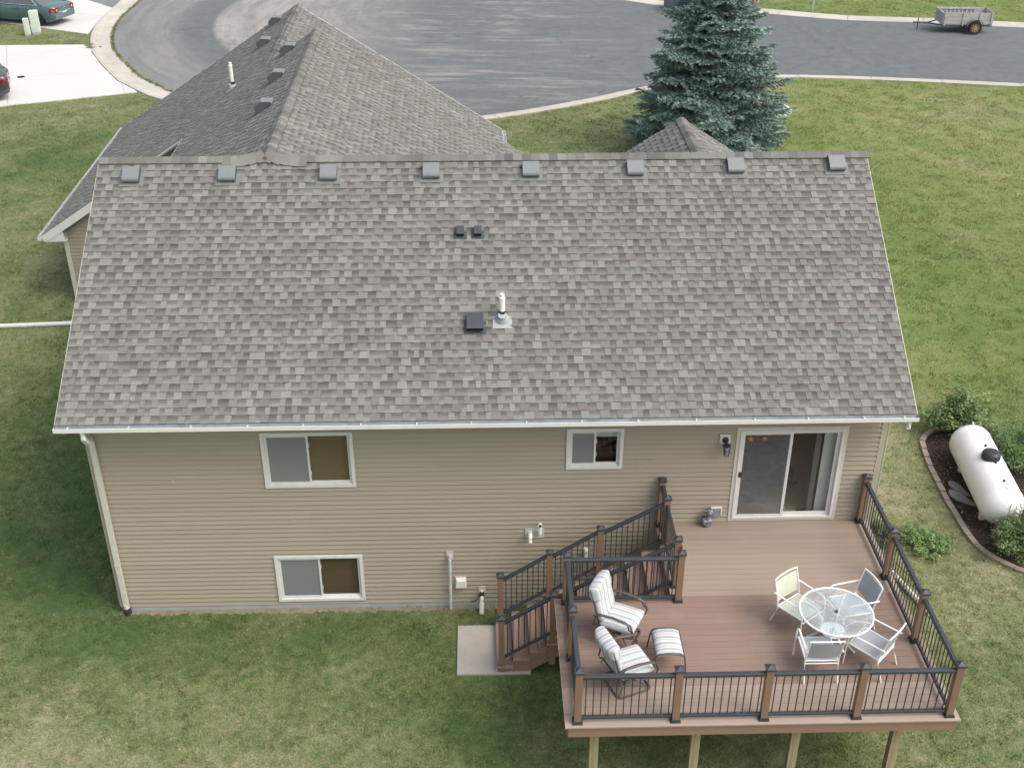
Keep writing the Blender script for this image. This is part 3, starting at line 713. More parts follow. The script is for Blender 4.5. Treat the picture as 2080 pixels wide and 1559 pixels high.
# ---- wing (garage side) roofs in a slightly rotated local frame
WO = T(2.86,4.04,0) @ RZ(R(1.1))
def wframe(lx, ly, z, u, v): return WO @ frame((lx,ly,z),u,v)
zr = 7.80
wing = empty('wing_roof', (2.86,4.04,0), parent=house)
def slopeP(name, poly, seed, F, th_=.05):
    P2 = poly; bb = MB(); n = len(P2)
    vs = [(x,y,-.001) for x,y in P2]+[(x,y,-th_) for x,y in P2]
    tri = tessellate_polygon([[Vector((x,y,0)) for x,y in P2]]); fs = []
    for t in tri:
        aa, cc, dd = (Vector(vs[i]) for i in t); t2 = t if (cc-aa).cross(dd-aa).z > 0 else t[::-1]
        fs += [t2, tuple(i+n for i in t2[::-1])]
    fs += [(i, (i+1)%n, n+(i+1)%n, n+i) for i in range(n)]; bb.add(vs, fs)
    build('roof_deck', bb, M['flash'], wing, mtx=F)
    shingles(name, F, poly, wing, seed=seed)
# left slope P: u=(0,-1,0) along -ly, v up = (ca,0,sa); origin at eave lx=-7.45, ly=0
xe = -7.45; ze = zr+SL*xe
FP = wframe(xe, 0, ze, (0,-1,0), (ca,0,sa)); V = lambda lx: (lx-xe)/ca
YN, YF, YA = 7.62, 16.8, 10.03; xj = -3.35; x2 = -1.36
slopeP('shingle_field', [(-YF,V(xe)),(-YN,V(xe)),(-YN,V(xj)),(-3.4,V(xj)),(0.05,V(0)),(-YA,V(0)),(-YA,V(x2)),(-YF,V(x2))], 21, FP)
FQ = wframe(6.9, 0, zr-SL*6.9, (0,1,0), (-ca,0,sa)); Vq = lambda lx: (6.9-lx)/ca
slopeP('shingle_field', [(0,Vq(0)),(5.5,Vq(6.9)),(YA,Vq(6.9)),(YA,Vq(0))], 22, FQ)
z2 = zr+SL*x2; xr = 5.15
FQ2 = wframe(xr, 0, z2-SL*(xr-x2), (0,1,0), (-ca,0,sa)); Vq2 = lambda lx: (xr-lx)/ca
slopeP('shingle_field', [(YA-.6,Vq2(xr)),(YF,Vq2(xr)),(YF,Vq2(x2)),(YA-.6,Vq2(x2))], 23, FQ2)
# wing trims: near rake board, eaves, soffit return
def fasc(a, c, M4): b = MB(); b.box(a, c, M4=M4); build('fascia', b, M['white'], wing)
fasc((-.0,0,-.20),(.02,V(-5.2),-.002), FP @ T(-YN,0,0)); fasc((-.0,V(-5.2)+.002,-.03),(.02,V(xj),-.002), FP @ T(-YN,0,0))
fasc((0,0,-.065),(.278,V(xj),-.055), FP @ T(-YN-.28,0,0))
fasc((-YF,-.03,-.16),(-YN+.02,-.005,-.004), FP)
fasc((-YF-.03,0,-.18),(-YF-.004,V(x2),.008), FP)
fasc((YF+.004,0,-.18),(YF+.03,Vq2(x2),.008), FQ2)
fasc((YA+.002,0,-.18),(YA+.02,Vq(0),.004), FQ)
fasc((-YN,V(xj)-.03,-.16),(-3.6,V(xj)-.004,.01), FP)
b = MB(); b.add([WO @ Vector(p) for p in ((xe+.02,YN+.0,ze-.17),(xe+.02,YN+.0,ze-.05),(xe+.55,YN,ze+.30),(xe+.62,YN,ze-.17),(xe+.02,YN+.3,ze-.17),(xe+.62,YN+.3,ze-.17))], [(0,3,2,1),(0,4,5,3)]); build('eave_return', b, M['white'], wing)
b = MB(); b.box((-YF,-.13,-.10),(-YN+.05,-.035,-.085), M4=FP); b.box((-YF,-.145,-.10),(-YN+.05,-.13,.0), M4=FP)
GM = WO; bb = MB()
def trough(b, P0, P1, wd, hgt, inward):
    P0, P1, inw = Vector(P0), Vector(P1), Vector(inward)
    o_ = -inw*wd; dz = Vector((0,0,-hgt)); t_ = -inw*.012; q = Vector((0,0,.012))
    for (A, B_, th2) in ((P0, P1, 0),):
        di = dz*.5
        b.add([A+di, B_+di, B_+o_+di, A+o_+di], [(0,1,2,3)], 1); b.add([A+dz-q, B_+dz-q, B_+o_+dz-q, A+o_+dz-q], [(0,3,2,1)], 0)
        b.add([A+o_, B_+o_, B_+o_+di, A+o_+di], [(3,2,1,0)], 1)
        b.add([A+o_, B_+o_, B_+o_+t_, A+o_+t_], [(0,1,2,3)], 0); b.add([A+o_+t_, B_+o_+t_, B_+o_+t_*1.2+dz*1.04, A+o_+t_*1.2+dz*1.04], [(0,1,2,3)], 0)
        b.add([A, A+o_+t_, A+o_+t_+dz, A+dz], [(0,1,2,3)], 0); b.add([B_, B_+o_+t_, B_+o_+t_+dz, B_+dz], [(3,2,1,0)], 0)
        b.add([A, B_, B_+dz, A+dz], [(0,1,2,3)], 1)
g = MB(); trough(g, WO @ Vector((xr,YA+.02,z2-SL*(xr-x2)-.03)), WO @ Vector((xr,YF,z2-SL*(xr-x2)-.03)), .11, .09, WO.to_3x3() @ Vector((-1,0,0)))
for i in range(6):
    p = WO @ Vector((xr,YA+.8+i*1.1,z2-SL*(xr-x2)-.03)); g.box((p.x,p.y-.01,p.z-.02),(p.x+.115,p.y+.01,p.z-.005),0)
build('gutter', g, [M['white'], M['gutter_in']], wing)
g = MB(); trough(g, WO @ Vector((xe,YF,ze-.03)), WO @ Vector((xe,YN-.02,ze-.03)), .10, .09, WO.to_3x3() @ Vector((1,0,0))); build('gutter', g, [M['white'], M['gutter_in']], wing)
# wing walls
WW = empty('wing_wall', (0,11,0), parent=house)
b = MB(); lw = -6.95
def wbox(b, a, c): b.box(a, c, M4=WO)
wbox(b, (lw, YN+.26, .0), (5.0, YN+.36, ze+.02)); wbox(b, (lw, YN+.36, 0), (lw+.1, YF-.3, ze)); wbox(b, (4.6, 4.6, 0), (4.7, YF-.3, z2-SL*(xr-x2))); wbox(b, (lw, YF-.3, 0), (4.7, YF-.2, ze))
zz = lambda lx: zr+SL*lx-.075
b.add([WO @ Vector(p) for p in ((lw,YN+.262,ze),(-.3,YN+.262,ze),(-.3,YN+.262,zz(-.3)),(lw,YN+.262,zz(lw)))], [(0,1,2,3)])
b.add([WO @ Vector(p) for p in ((xj+.35,4.0,.5),(xj+.35,YN+.26,.5),(xj+.35,YN+.26,zz(xj+.35)),(xj+.35,4.0,zz(xj+.35)))], [(3,2,1,0)])
build('wall_sheathing', b, M['siding'], WW)
z = .9
while z < 6.6:
    lo = lw+.08 if z < ze else max(lw+.08, (z-zr+.16)/SL); 
    if lo > xj+.3: break
    b = MB()
    for r_ in range(2):
        zc = z+r_*CO; l2 = max(lw+.08, (zc+CO-zr+.10)/SL)
        if l2 > xj+.3: continue
        f0 = YN+.262-.023; f1 = YN+.262-.003
        b.add([WO @ Vector(p) for p in ((l2,f0,zc),(xj+.34,f0,zc),(xj+.34,f1,zc+CO),(l2,f1,zc+CO),(l2,YN+.262,zc),(xj+.34,YN+.262,zc))], [(0,1,2,3),(4,5,1,0)])
    if b.f: build('siding_panel', b, M['siding'], WW)
    z += 2*CO
b = MB(); b.box((lw-.03,YN+.23,.6),(lw+.09,YN+.262,ze+.05), M4=WO); build('corner_trim', b, M['cream'], WW)
b = MB(); b.tube([WO @ Vector(p) for p in ((xj-.95,YN+.24,zz(xj-.95)-.25),(xj-.2,YN+.24,zz(xj-.2)-.42))], .035, 4); build('frieze_board', b, M['white'], WW)
# ---- entry gable dormer
dr = empty('entry_gable', (11.9,8,6), parent=house)
pk = Vector((11.876,9.96,6.6)); dl = 2.7
for s_, sd_ in ((-1,31),(1,32)):
    if s_ < 0: Fd = frame((pk.x-dl, 0, pk.z-SL*dl), (0,-1,0), (ca,0,sa)); pol = [(-pk.y,0),(-8.6,0),(-5.3,dl/ca),(-pk.y,dl/ca)]
    else: Fd = frame((pk.x+dl, 0, pk.z-SL*dl), (0,1,0), (-ca,0,sa)); pol = [(8.6,0),(pk.y,0),(pk.y,dl/ca),(5.3,dl/ca)]
    bb = MB(); n = len(pol); bb.add([(x,y,-.001) for x,y in pol]+[(x,y,-.05) for x,y in pol], [(0,1,2,3),(7,6,5,4)]+[(i,(i+1)%4,4+(i+1)%4,4+i) for i in range(4)])
    build('roof_deck', bb, M['flash'], dr, mtx=Fd); shingles('shingle_field', Fd, pol, dr, seed=sd_)
b = MB(); b.box((pk.x-1.9,8.0,.8),(pk.x+1.9,9.6,4.95)); build('porch_wall', b, M['siding'], dr)
# ---- ridge caps, laid one by one
capcache = {}
def ridge_caps(parent, p0, p1, half=.165, expo=.172, s=SL, seed=4):
    rnd = random.Random(seed); p0, p1 = Vector(p0), Vector(p1); d = (p1-p0); L = d.length; d.normalize(); side = d.cross(Vector((0,0,1))).normalized()
    n = int(L/expo)
    for i in range(n+1):
        c = pick(rnd, rnd.random() < .4); kk = rnd.choice((.74,.82,.9,.98)); c = tuple(round(x*kk,4) for x in c); key = (c, half)
        if key not in capcache:
            b = MB(); l = expo+.05; h2 = half*ca; dz = half*sa
            # local x along ridge, tilted so each cap rides on the next
            vs = []
            for x, t in ((0,.022),(l,.016)):
                vs += [(x,-h2,-dz+t),(x,-.03,-.03*s+t+.004),(x,.03,-.03*s+t+.004),(x,h2,-dz+t)]
            vs += [(0,-h2,-dz+.004),(0,-.03,-.014),(0,.03,-.014),(0,h2,-dz+.004)]
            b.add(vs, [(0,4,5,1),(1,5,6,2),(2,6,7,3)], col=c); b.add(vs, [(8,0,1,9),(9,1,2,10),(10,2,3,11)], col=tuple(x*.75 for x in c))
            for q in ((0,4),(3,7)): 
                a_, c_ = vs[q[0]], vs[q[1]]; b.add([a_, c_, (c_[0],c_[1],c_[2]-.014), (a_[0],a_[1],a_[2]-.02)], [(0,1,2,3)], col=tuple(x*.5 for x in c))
            capcache[key] = b.mesh('ridge_cap', M['shingle'])
        m3 = Matrix((d, side*-1, Vector((0,0,1)))).transposed().to_4x4(); m3.translation = p0+d*(i*expo)
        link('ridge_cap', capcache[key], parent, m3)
ridge_caps(roof, (X0,RY,RZt+.012), (X1-.1,RY,RZt+.012))
ridge_caps(wing, WO @ Vector((0,.1,zr+.012)), WO @ Vector((0,YA-.1,zr+.012)), seed=5)
ridge_caps(wing, WO @ Vector((x2,YA+1.2,z2+.012)), WO @ Vector((x2,YF-.1,z2+.012)), seed=6)
ridge_caps(dr, (pk.x,6.0,pk.z+.012), (pk.x,pk.y-.1,pk.z+.012), seed=7)
# flared caps where the wing ridge meets the main ridge
for sgn in (-1, 1):
    for k in range(5):
        t = k/4; c = pick(random.Random(40+k), k % 3 == 0); b = MB(); b.box((-.095,-.13,0),(.095,.13,.008), col=c)
        build('ridge_cap', b, M['shingle'], roof, mtx=FB @ T(2.86-X0+sgn*(.09+.155*k), LEN-.02-.10*math.sin(t*1.57), .022+.002*(4-k)) @ RZ(sgn*R(-34*(1-t))))
# ---- roof vents
def hood(b, w_, l_, h_, style='round'):
    if style == 'round': prof = [(l_/2, .01),(l_/2-.02, h_*.80),(l_*.36, h_),(-l_*.30, h_*1.0),(-l_*.42, h_*.90),(-l_*.49, h_*.70),(-l_/2, h_*.35)]
    elif style == 'peak': prof = [(l_/2, .02),(l_/2-.01, h_*.35),(l_*.02, h_),(-l_*.46, h_*.78),(-l_/2, h_*.62),(-l_/2, .05)]
    else: prof = [(l_/2, .01),(l_/2-.01, h_*.9),(l_*.4, h_),(-l_/2, h_*1.05),(-l_/2, h_*.9)]
    n = len(prof); base_ = [(-l_*.40, .0), (l_/2, 0)]; P = prof+base_[:1]; m_ = len(P)
    b.add([(-w_/2, v, z) for v, z in prof]+[(w_/2, v, z) for v, z in prof], [(i, i+1, n+i+1, n+i) for i in range(n-1)], 0)
    b.add([(-w_/2, v, z) for v, z in P]+[(w_/2, v, z) for v, z in P], [tuple(range(m_))[::-1], tuple(range(m_, 2*m_))], 1)
def roof_vent(parent, F, u, v, w_, l_, h_, m_, fl=.09, style='round'):
    name = 'roof_vent'
    e_ = empty(name, F @ Vector((u,v,0)), parent=parent)
    Fm = F @ T(u, v, .012)
    b = MB(); hood(b, w_, l_, h_, style); build('hood', b, [m_, M['vent_side_shade'] if m_ is M['vent'] else m_], e_, mtx=Fm)
    b = MB(); b.box((-w_/2+.010,-l_*.40,.004),(w_/2-.010,-l_*.36,h_*.85)); build('vent_opening', b, M['void'], e_, mtx=Fm)
    b = MB(); b.box((-w_/2-fl,-l_/2-fl,0),(w_/2+fl,l_*.1,.006)); build('flashing', b, M['flash'] if m_ is M['vent'] else m_, e_, mtx=Fm)
    b = MB()
    for q in ((-.1,-l_/2-fl*.6),(.12,-l_/2-fl*.6)): b.box((q[0]-.008,q[1]-.006,.006),(q[0]+.008,q[1]+.006,.011))
    if fl > .07: build('nail_head', b, M['void'], e_, mtx=Fm)
    return e_
vy = lambda y: (y-EY)/ca
for x, y in ((.379,3.66),(2.19,3.665),(4.10,3.67),(6.05,3.69),(7.95,3.70),(9.95,3.71),(11.885,3.74),(13.84,3.77)):
    roof_vent(house, FB, x-X0, vy(y)-.03, .315, .345, .125, M['vent'], .07)
for x in (6.60,6.925): roof_vent(house, FB, x-X0, vy(2.50), .14, .20, .09, M['black_vent'], .05, 'flat')
roof_vent(house, FB, 6.86-X0, vy(.86), .30, .36, .12, M['black_vent'], .045, 'flat')
# downslope on the wing's left roof is -v too
for lx, ly in ((-.62,4.42),(-.66,6.92),(-.70,9.55),(-1.93,13.4),(-1.93,16.05)):
    roof_vent(house, FP, -ly, V(lx), .34, .42, .20, M['vent'], .03, 'peak')
def plumb(parent, F, u, v, h_):
    base_ = F @ Vector((u,v,0)); e_ = empty('vent_pipe', base_, parent=parent)
    b = MB(); b.lathe([(.001,0),(.052,0),(.052,h_-.09),(.058,h_-.09),(.058,h_-.07),(.040,h_-.06),(.040,h_),(.03,h_),(.03,h_-.02),(.001,h_-.02)], 18); b.smooth = False; build('pipe', b, M['pvc'], e_, mtx=T(*base_), bevel=.003)
    b = MB(); b.lathe([(.001,0),(.13,.0),(.125,.03),(.085,.09),(.075,.14),(.001,.14)], 18, M4=F.to_3x3().to_4x4() ); build('boot', b, M['lead'], e_, mtx=T(*base_))
    b = MB(); b.lathe([(.001,.04),(.075,.10),(.062,.17),(.001,.17)], 18); build('collar', b, M['rubber'], e_, mtx=T(*base_))
    b = MB(); b.box((-.17,-.20,.006),(.17,.05,.016)); build('flashing', b, M['lead'], e_, mtx=F @ T(u,v,0))
    b = MB(); b.tube([(-.06,.01,.17),(-.11,0,.27)], .008, 6); build('wire_stub', b, M['lead'], e_, mtx=T(*base_))
plumb(house, FB, 7.345-X0, vy(.93), .50)
pw = WO.inverted() @ Vector((.30,13.9,0)); plumb(house, FP, -pw.y, V(pw.x), .68)
# ---- main gutter, brackets, downspouts
b = MB(); trough(b, (X0-.02,-.70,4.728), (X1+.02,-.70,4.728), .108, .072, (0,1,0)); gut = build('gutter', b, [M['white'], M['gutter_in']], house)
gx = [136.7,259,384,498,610,727,840,951,1063,1176,1291,1410,1530,1640,1755,1838]
da = MB(); da.box((X0,-.742,4.69),(X1,-.738,4.749)); build('drip_edge', da, M['gutter_in'], gut)  # drip edge apron, added to brighten the shaded back of the gutter
brm = MB(); brm.box((-.014,-.115,-.012),(.014,.0,.004)); brm.box((-.014,-.002,-.012),(.014,.012,.03)); bme = brm.mesh('gutter_bracket', M['conduit'])
for px in gx: link('gutter_bracket', bme, gut, T((px-111)/118.7-.295,-.70,4.722))
def spout(x, dx, zb, m_, foot):
    e_ = empty('downspout', (x+dx, 0, 0), parent=house); b = MB()
    P = [(x,-.76,4.64),(x,-.76,4.50),(x+.01,-.66,4.36),(x+dx*.8,-.22,4.17),(x+dx,-.09,4.10),(x+dx,-.080,3.98)]
    b.tube(P, .055, 4, flat=(1,1)); build('elbow', b, M['white'], e_, bevel=.012)
    b = MB(); b.box((x+dx-.052,-.115,zb),(x+dx+.052,-.045,4.04)); build('pipe', b, m_, e_, bevel=.008)
    b = MB()
    for z in (1.2, 3.2): b.box((x+dx-.055,-.120,z),(x+dx+.055,-.024,z+.03))
    build('strap', b, m_, e_)
    if foot:
        b = MB(); b.lathe([(.001,0),(.075,0),(.075,.11),(.055,.12),(.055,.15),(.001,.15)], 16); build('drain_adapter', b, M['rubber'], e_, mtx=T(x+dx,-.08,.0))
        b = MB(); b.lathe([(.001,.15),(.058,.15),(.05,.24),(.001,.24)], 12); build('adapter_collar', b, M['cream'], e_, mtx=T(x+dx,-.08,0))
spout(.15, -.145, .2, M['cream'], True)
e_ = empty('downspout', (14.36,.1,0), parent=house); b = MB(); b.tube([(14.36,-.76,4.62),(14.36,-.76,4.50),(14.40,-.5,4.42),(14.40,-.2,4.32)], .055, 4); build('elbow', b, M['white'], e_, bevel=.012)
b = MB(); b.box((14.322,.07,.15),(14.37,.15,4.36)); build('pipe', b, M['white'], e_, bevel=.008)
# ---- things fixed to the wall
def plate(b, x, z, w_, h_, t=.02, mi=0): b.box((x-w_/2,-.016-t,z-h_/2),(x+w_/2,-.012,z+h_/2), mi)
vp = empty('furnace_vent', (7.92,0,1.77), parent=house)
b = MB(); plate(b, 7.925, 1.775, .36, .22); build('mounting_plate', b, M['cream'], vp, bevel=.004)
b = MB(); b.tube([(8.02,-.03,1.80),(8.02,-.10,1.80),(8.02,-.12,1.84),(8.02,-.12,2.02),(8.02,-.135,2.06)], .036, 14); b.tube([(8.02,-.12,2.035),(8.02,-.135,2.05),(8.02,-.19,2.055)], .041, 14); build('intake_pipe', b, M['pvc'], vp)
b = MB(); b.lathe([(.001,0),(.028,0),(.028,.01),(.001,.01)], 12, M4=Matrix.Rotation(R(90),4,'X')); build('pipe_mouth', b, M['void'], vp, mtx=T(8.02,-.186,2.055))
b = MB(); b.tube([(7.84,-.03,1.80),(7.84,-.13,1.80),(7.84,-.17,1.77),(7.84,-.18,1.68)], .040, 14); build('exhaust_pipe', b, M['pvc'], vp)
cv = empty('radon_pipe', (6.31,0,0), parent=house)
b = MB(); plate(b, 6.31, 1.27, .13, .20); build('mounting_plate', b, M['cream'], cv)
b = MB(); b.tube([(6.31,-.03,1.27),(6.31,-.09,1.27),(6.31,-.10,1.2)], .036, 10); b.tube([(6.305,-.10,1.24),(6.305,-.10,.95)], .034, 10); build('elbow', b, M['conduit'], cv)
b = MB(); b.tube([(6.305,-.10,.98),(6.295,-.10,-.02)], .029, 10); b.tube([(6.30,-.10,.52),(6.30,-.10,.58)], .035, 10); build('pipe', b, M['conduit'], cv)
hv = empty('dryer_vent', (6.5,0,.6), parent=house)
b = MB(); plate(b, 6.505, .62, .23, .26, .012); build('flange', b, M['cream'], hv)
b = MB(); b.add([(6.40,-.03,.73),(6.61,-.03,.73),(6.61,-.03,.52),(6.40,-.03,.52),(6.43,-.10,.68),(6.58,-.10,.68),(6.61,-.11,.52),(6.40,-.11,.52)], [(0,4,5,1),(4,7,6,5),(1,5,6,2),(0,3,7,4),(3,2,6,7)]); build('hood', b, M['white'], hv, bevel=.006)
dp = empty('sump_discharge', (6.91,0,0), parent=house)
b = MB(); plate(b, 6.91, .40, .13, .19); build('mounting_plate', b, M['cream'], dp)
b = MB(); b.tube([(6.91,-.03,.38),(6.91,-.11,.37),(6.91,-.14,.30),(6.91,-.14,.27)], .036, 12); b.tube([(6.91,-.14,.36),(6.91,-.18,.30),(6.905,-.20,.20)], .035, 12); b.tube([(6.905,-.20,.22),(6.90,-.26,.015)], .046, 14); build('pipe', b, M['pvc'], dp)
b = MB(); b.tube([(6.91,-.11,.41),(6.91,-.13,.34)], .05, 12); b.tube([(6.87,-.10,.36),(6.83,-.06,.2),(6.76,-.04,.13),(6.68,-.04,.125)], .008, 6); build('clamp', b, M['rubber'], dp)
b = MB(); plate(b, 8.915, 1.33, .12, .14); b.tube([(8.915,-.03,1.36),(8.915,-.10,1.36),(8.915,-.12,1.24)], .035, 12); build('vent_elbow', b, M['pvc'], house)
lp = empty('wall_lamp', (11.37,0,3.83), parent=house)
b = MB(); plate(b, 11.36, 3.84, .20, .20, .03); build('mounting_block', b, M['white'], lp, bevel=.012)
b = MB(); b.lathe([(.001,0),(.06,0),(.055,.03),(.02,.04),(.001,.04)], 16, M4=Matrix.Rotation(R(90),4,'X')); b.tube([(0,-.03,0),(0,-.11,.03),(0,-.14,-.0)], .015, 8); b.lathe([(.001,.0),(.06,-.01),(.085,-.05),(.001,-.05)][::-1], 4, origin=(0,-.14,.01)); build('bracket', b, M['blackmetal'], lp, mtx=T(11.365,-.046,3.83))
b = MB()
for k in range(4):
    t = math.pi/4+k*math.pi/2; b.tube([(.075*math.cos(t),.075*math.sin(t),0),(.055*math.cos(t),.055*math.sin(t),-.20)], .006, 4)
for z, r_ in ((0,.075),(-.10,.066),(-.20,.055)): b.tube([(r_*math.cos(math.pi/4+k*math.pi/2), r_*math.sin(math.pi/4+k*math.pi/2), z) for k in range(5)], .006, 4)
build('lantern_cage', b, M['blackmetal'], lp, mtx=T(11.37,-.19,3.80))
b = MB(); b.lathe([(.001,-.18),(.042,-.18),(.058,-.01),(.001,-.01)], 12); build('lantern_glass', b, M['lampglass'], lp, mtx=T(11.37,-.19,3.80))
ob = empty('outdoor_outlet', (11.33,0,2.2), parent=house)
b = MB(); b.box((11.23,-.06,2.29),(11.44,-.012,2.325)); b.box((11.415,-.06,2.15),(11.445,-.012,2.30)); b.box((11.23,-.06,2.25),(11.26,-.012,2.30)); build('box', b, M['white'], ob, bevel=.01)
b = MB(); b.box((11.27,-.05,2.09),(11.41,-.012,2.29)); build('cover', b, M['lampglass'], ob, bevel=.01)
# the marbled wrapped bundle below it
b = MB(); P = [(11.225,-.12,2.335),(11.20,-.13,2.30),(11.165,-.14,2.24),(11.145,-.15,2.17),(11.145,-.155,2.10),(11.16,-.16,2.04),(11.17,-.16,1.99)]
b.tube(P, [.03,.075,.10,.112,.108,.090,.055], 14); b.smooth = True
o = build('wrapped_faucet', b, M['bundle'], sub=1); tag(o, 'grey and white marbled cloth bundle wrapped round the tap beside the patio door', 'faucet cover')
t = bpy.data.textures.new('lumps', 'CLOUDS'); t.noise_scale = .05; dm = o.modifiers.new('disp', 'DISPLACE'); dm.texture = t; dm.strength = .015; dm.texture_coords = 'GLOBAL'

# ================================================================ DECK
D = 1.974
deck = empty('deck', (11.2,-2.5,0), 0, 'raised brown composite deck with black railings and a gated staircase', 'deck')
bx0, bx1, by0 = 8.172, 14.222, -5.10
bme = {}
def deck_board(xa, xb, ya, yb, m_, z=D):
    key = (round(xb-xa,3), round(yb-ya,3), m_)
    if key not in bme:
        b = MB(); b.box((0,0,-.025),(xb-xa,yb-ya,0)); bme[key] = b.mesh('deck_board', M[m_])
    link('deck_board', bme[key], deck, T(xa, ya, z))
BW = .1415
y = -.02; k = 0
while y-BW > -2.15: deck_board(10.2, bx1-.012, y-BW+.0048, y, 'board_pale'); y -= BW
ytop = y
while y-BW > by0+.14:
    m_ = 'board_dark' if y > -4.22 else 'board_pale'; deck_board(bx0+.012, bx1-.012, y-BW+.0048, y, m_); y -= BW
deck_board(bx0, bx1, by0, y-.004, 'board_edge', D+.001)
b = MB(); b.box((bx0-.0,by0+.15,D-.027),(bx0+.010,ytop,D-.001)); b.box((bx1-.010,by0+.15,D-.027),(bx1,-.02,D-.001)); build('board_trim', b, M['board_edge'], deck)
b = MB(); b.box((bx0+.05,by0+.03,1.745),(bx1-.05,by0+.055,D-.026)); build('front_fascia', b, M['fascia'], deck)
b = MB(); b.box((bx0+.03,by0+.055,1.745),(bx0+.055,ytop+.0,D-.026)); b.box((bx1-.055,by0+.056,1.745),(bx1-.03,-.03,D-.026)); b.box((bx0+.056,ytop-.06,1.745),(10.2,ytop-.035,D-.026)); build('side_fascia', b, M['fascia'], deck)
b = MB()
x = 8.4
while x < 14.1: b.box((x,-4.9,1.76),(x+.04,(-.05 if x > 10.2 else ytop-.1),D-.03)); x += .405
build('joist', b, M['wood'], deck)['kind'] = 'stuff'
b = MB(); b.box((8.4,-4.66,1.50),(14.0,-4.56,1.755)); build('beam', b, M['wood'], deck)
b = MB(); b.box((-.07,-.07,-.1),(.07,.07,1.62)); sm = b.mesh('support_post', M['wood'])
for x in (8.68,10.29,11.88,13.50): link('support_post', sm, deck, T(x,-4.60,0))
# rail posts
b = MB(); b.box((-.056,-.056,0),(.056,.056,1)); pm = {}
capm = MB(); capm.add([(-.072,-.072,0),(.072,-.072,0),(.072,.072,0),(-.072,.072,0),(-.072,-.072,.028),(.072,-.072,.028),(.072,.072,.028),(-.072,.072,.028),(-.05,-.05,.036),(.05,-.05,.036),(.05,.05,.036),(-.05,.05,.036),(0,0,.07)],
  [(3,2,1,0),(0,1,5,4),(1,2,6,5),(2,3,7,6),(3,0,4,7),(4,5,9,8),(5,6,10,9),(6,7,11,10),(7,4,8,11),(8,9,12),(9,10,12),(10,11,12),(11,8,12)]); capm = capm.mesh('post_cap', M['rail'])
skm = MB(); skm.box((-.078,-.078,0),(.078,.078,.022)); skm.box((-.068,-.068,.022),(.068,.068,.05)); skm = skm.mesh('post_skirt', M['rail'])
def post(x, y, zb, zt, skirt=True):
    key = round(zt-zb, 3)
    if key not in pm:
        q = MB(); q.box((-.054,-.054,0),(.054,.054,zt-zb-.07)); pm[key] = q.mesh('rail_post', M['post'])
    p = link('rail_post', pm[key], deck, T(x, y, zb))
    c = link('post_cap', capm, p, T(0,0,zt-zb-.07), world=False)
    if skirt: link('post_skirt', skm, p, T(0,0,.002), world=False)
HP = 1.095
balm = MB(); balm.tube([(0,0,0),(0,0,1)], .0095, 8); balm = balm.mesh('baluster', M['rail'])
def rail_run(p0, p1, z0, z1, n, toph=.955, both=True):
    """p0,p1 plan points; z0,z1 walking surface heights"""
    a, c = Vector((*p0, 0)), Vector((*p1, 0)); d = (c-a).normalized(); a += d*.055; c -= d*.055
    f = lambda t: z0+(z1-z0)*t
    def bar(h_, w_, t_, name):
        q = MB(); s = Vector((-d.y, d.x, 0)); A = a+Vector((0,0,z0+h_)); B_ = c+Vector((0,0,z1+h_))
        vs = []
        for P in (A, B_): vs += [P-s*w_/2, P+s*w_/2, P+s*w_*.5+Vector((0,0,t_*.7)), P+s*w_*.34+Vector((0,0,t_)), P-s*w_*.34+Vector((0,0,t_)), P-s*w_*.5+Vector((0,0,t_*.7))]
        q.add(vs, [tuple(range(6))[::-1], tuple(range(6,12))]+[(i,(i+1)%6,6+(i+1)%6,6+i) for i in range(6)]); build(name, q, M['rail'], deck)
    bar(toph-.055, .082, .055, 'top_rail'); bar(.075, .055, .045, 'bottom_rail')
    L = (c-a).length
    for i in range(n):
        t = (i+.5)/n; P = a.lerp(c, t); hh = toph-.05-.11
        link('baluster', balm, deck, T(P.x,P.y,f(t)+.115) @ Matrix.Diagonal((1,1,hh,1)))
xl, xrr, yf = 8.366, 14.066, -4.975
for x in (xl,9.859,11.211,12.632,xrr): post(x, yf, D, D+HP)
fx = [xl,9.859,11.211,12.632,xrr]
for a, c in zip(fx[:-1], fx[1:]): rail_run((a,yf),(c,yf),D,D,12 if c-a > 1.45 else 11)
ry = [yf,-3.343,-1.731,-.09]
for y in ry[1:]: post(xrr, y, D, D+HP)
for a, c in zip(ry[:-1], ry[1:]): rail_run((xrr,a),(xrr,c),D,D,13)
ly = [yf,-3.606,-2.245]
for y in ly[1:]: post(xl, y, D, D+HP)
for a, c in zip(ly[:-1], ly[1:]): rail_run((xl,a),(xl,c),D,D,11)
post(10.304,-2.245,D,D+HP); rail_run((xl,-2.245),(10.304,-2.245),D,D,16)
post(10.27,-.11,D,D+HP); post(10.28,-.68,D-.5,D+HP,False); post(10.30,-1.86,D,D+HP)
rail_run((10.27,-.11),(10.28,-.68),D,D,4)
# gate across the stair head
g_ = MB(); 
for z in (D+.06, D+.90): g_.box((10.262,-1.78,z),(10.302,-.75,z+.045))
for y in (-1.78,-.78): g_.box((10.264,y,D+.06),(10.300,y+.035,D+.93))
gate = build('gate', g_, M['rail'], deck)
for i in range(8): link('baluster', balm, gate, T(10.282,-1.66+i*.117,D+.10) @ Matrix.Diagonal((1,1,.81,1)))
q = MB(); q.box((10.33,-1.93,D+.86),(10.37,-1.86,D+.92)); q.box((10.30,-1.80,D+.78),(10.325,-1.74,D+.84)); build('gate_latch', q, mat('red_latch', (.20,.03,.035), .4), deck)
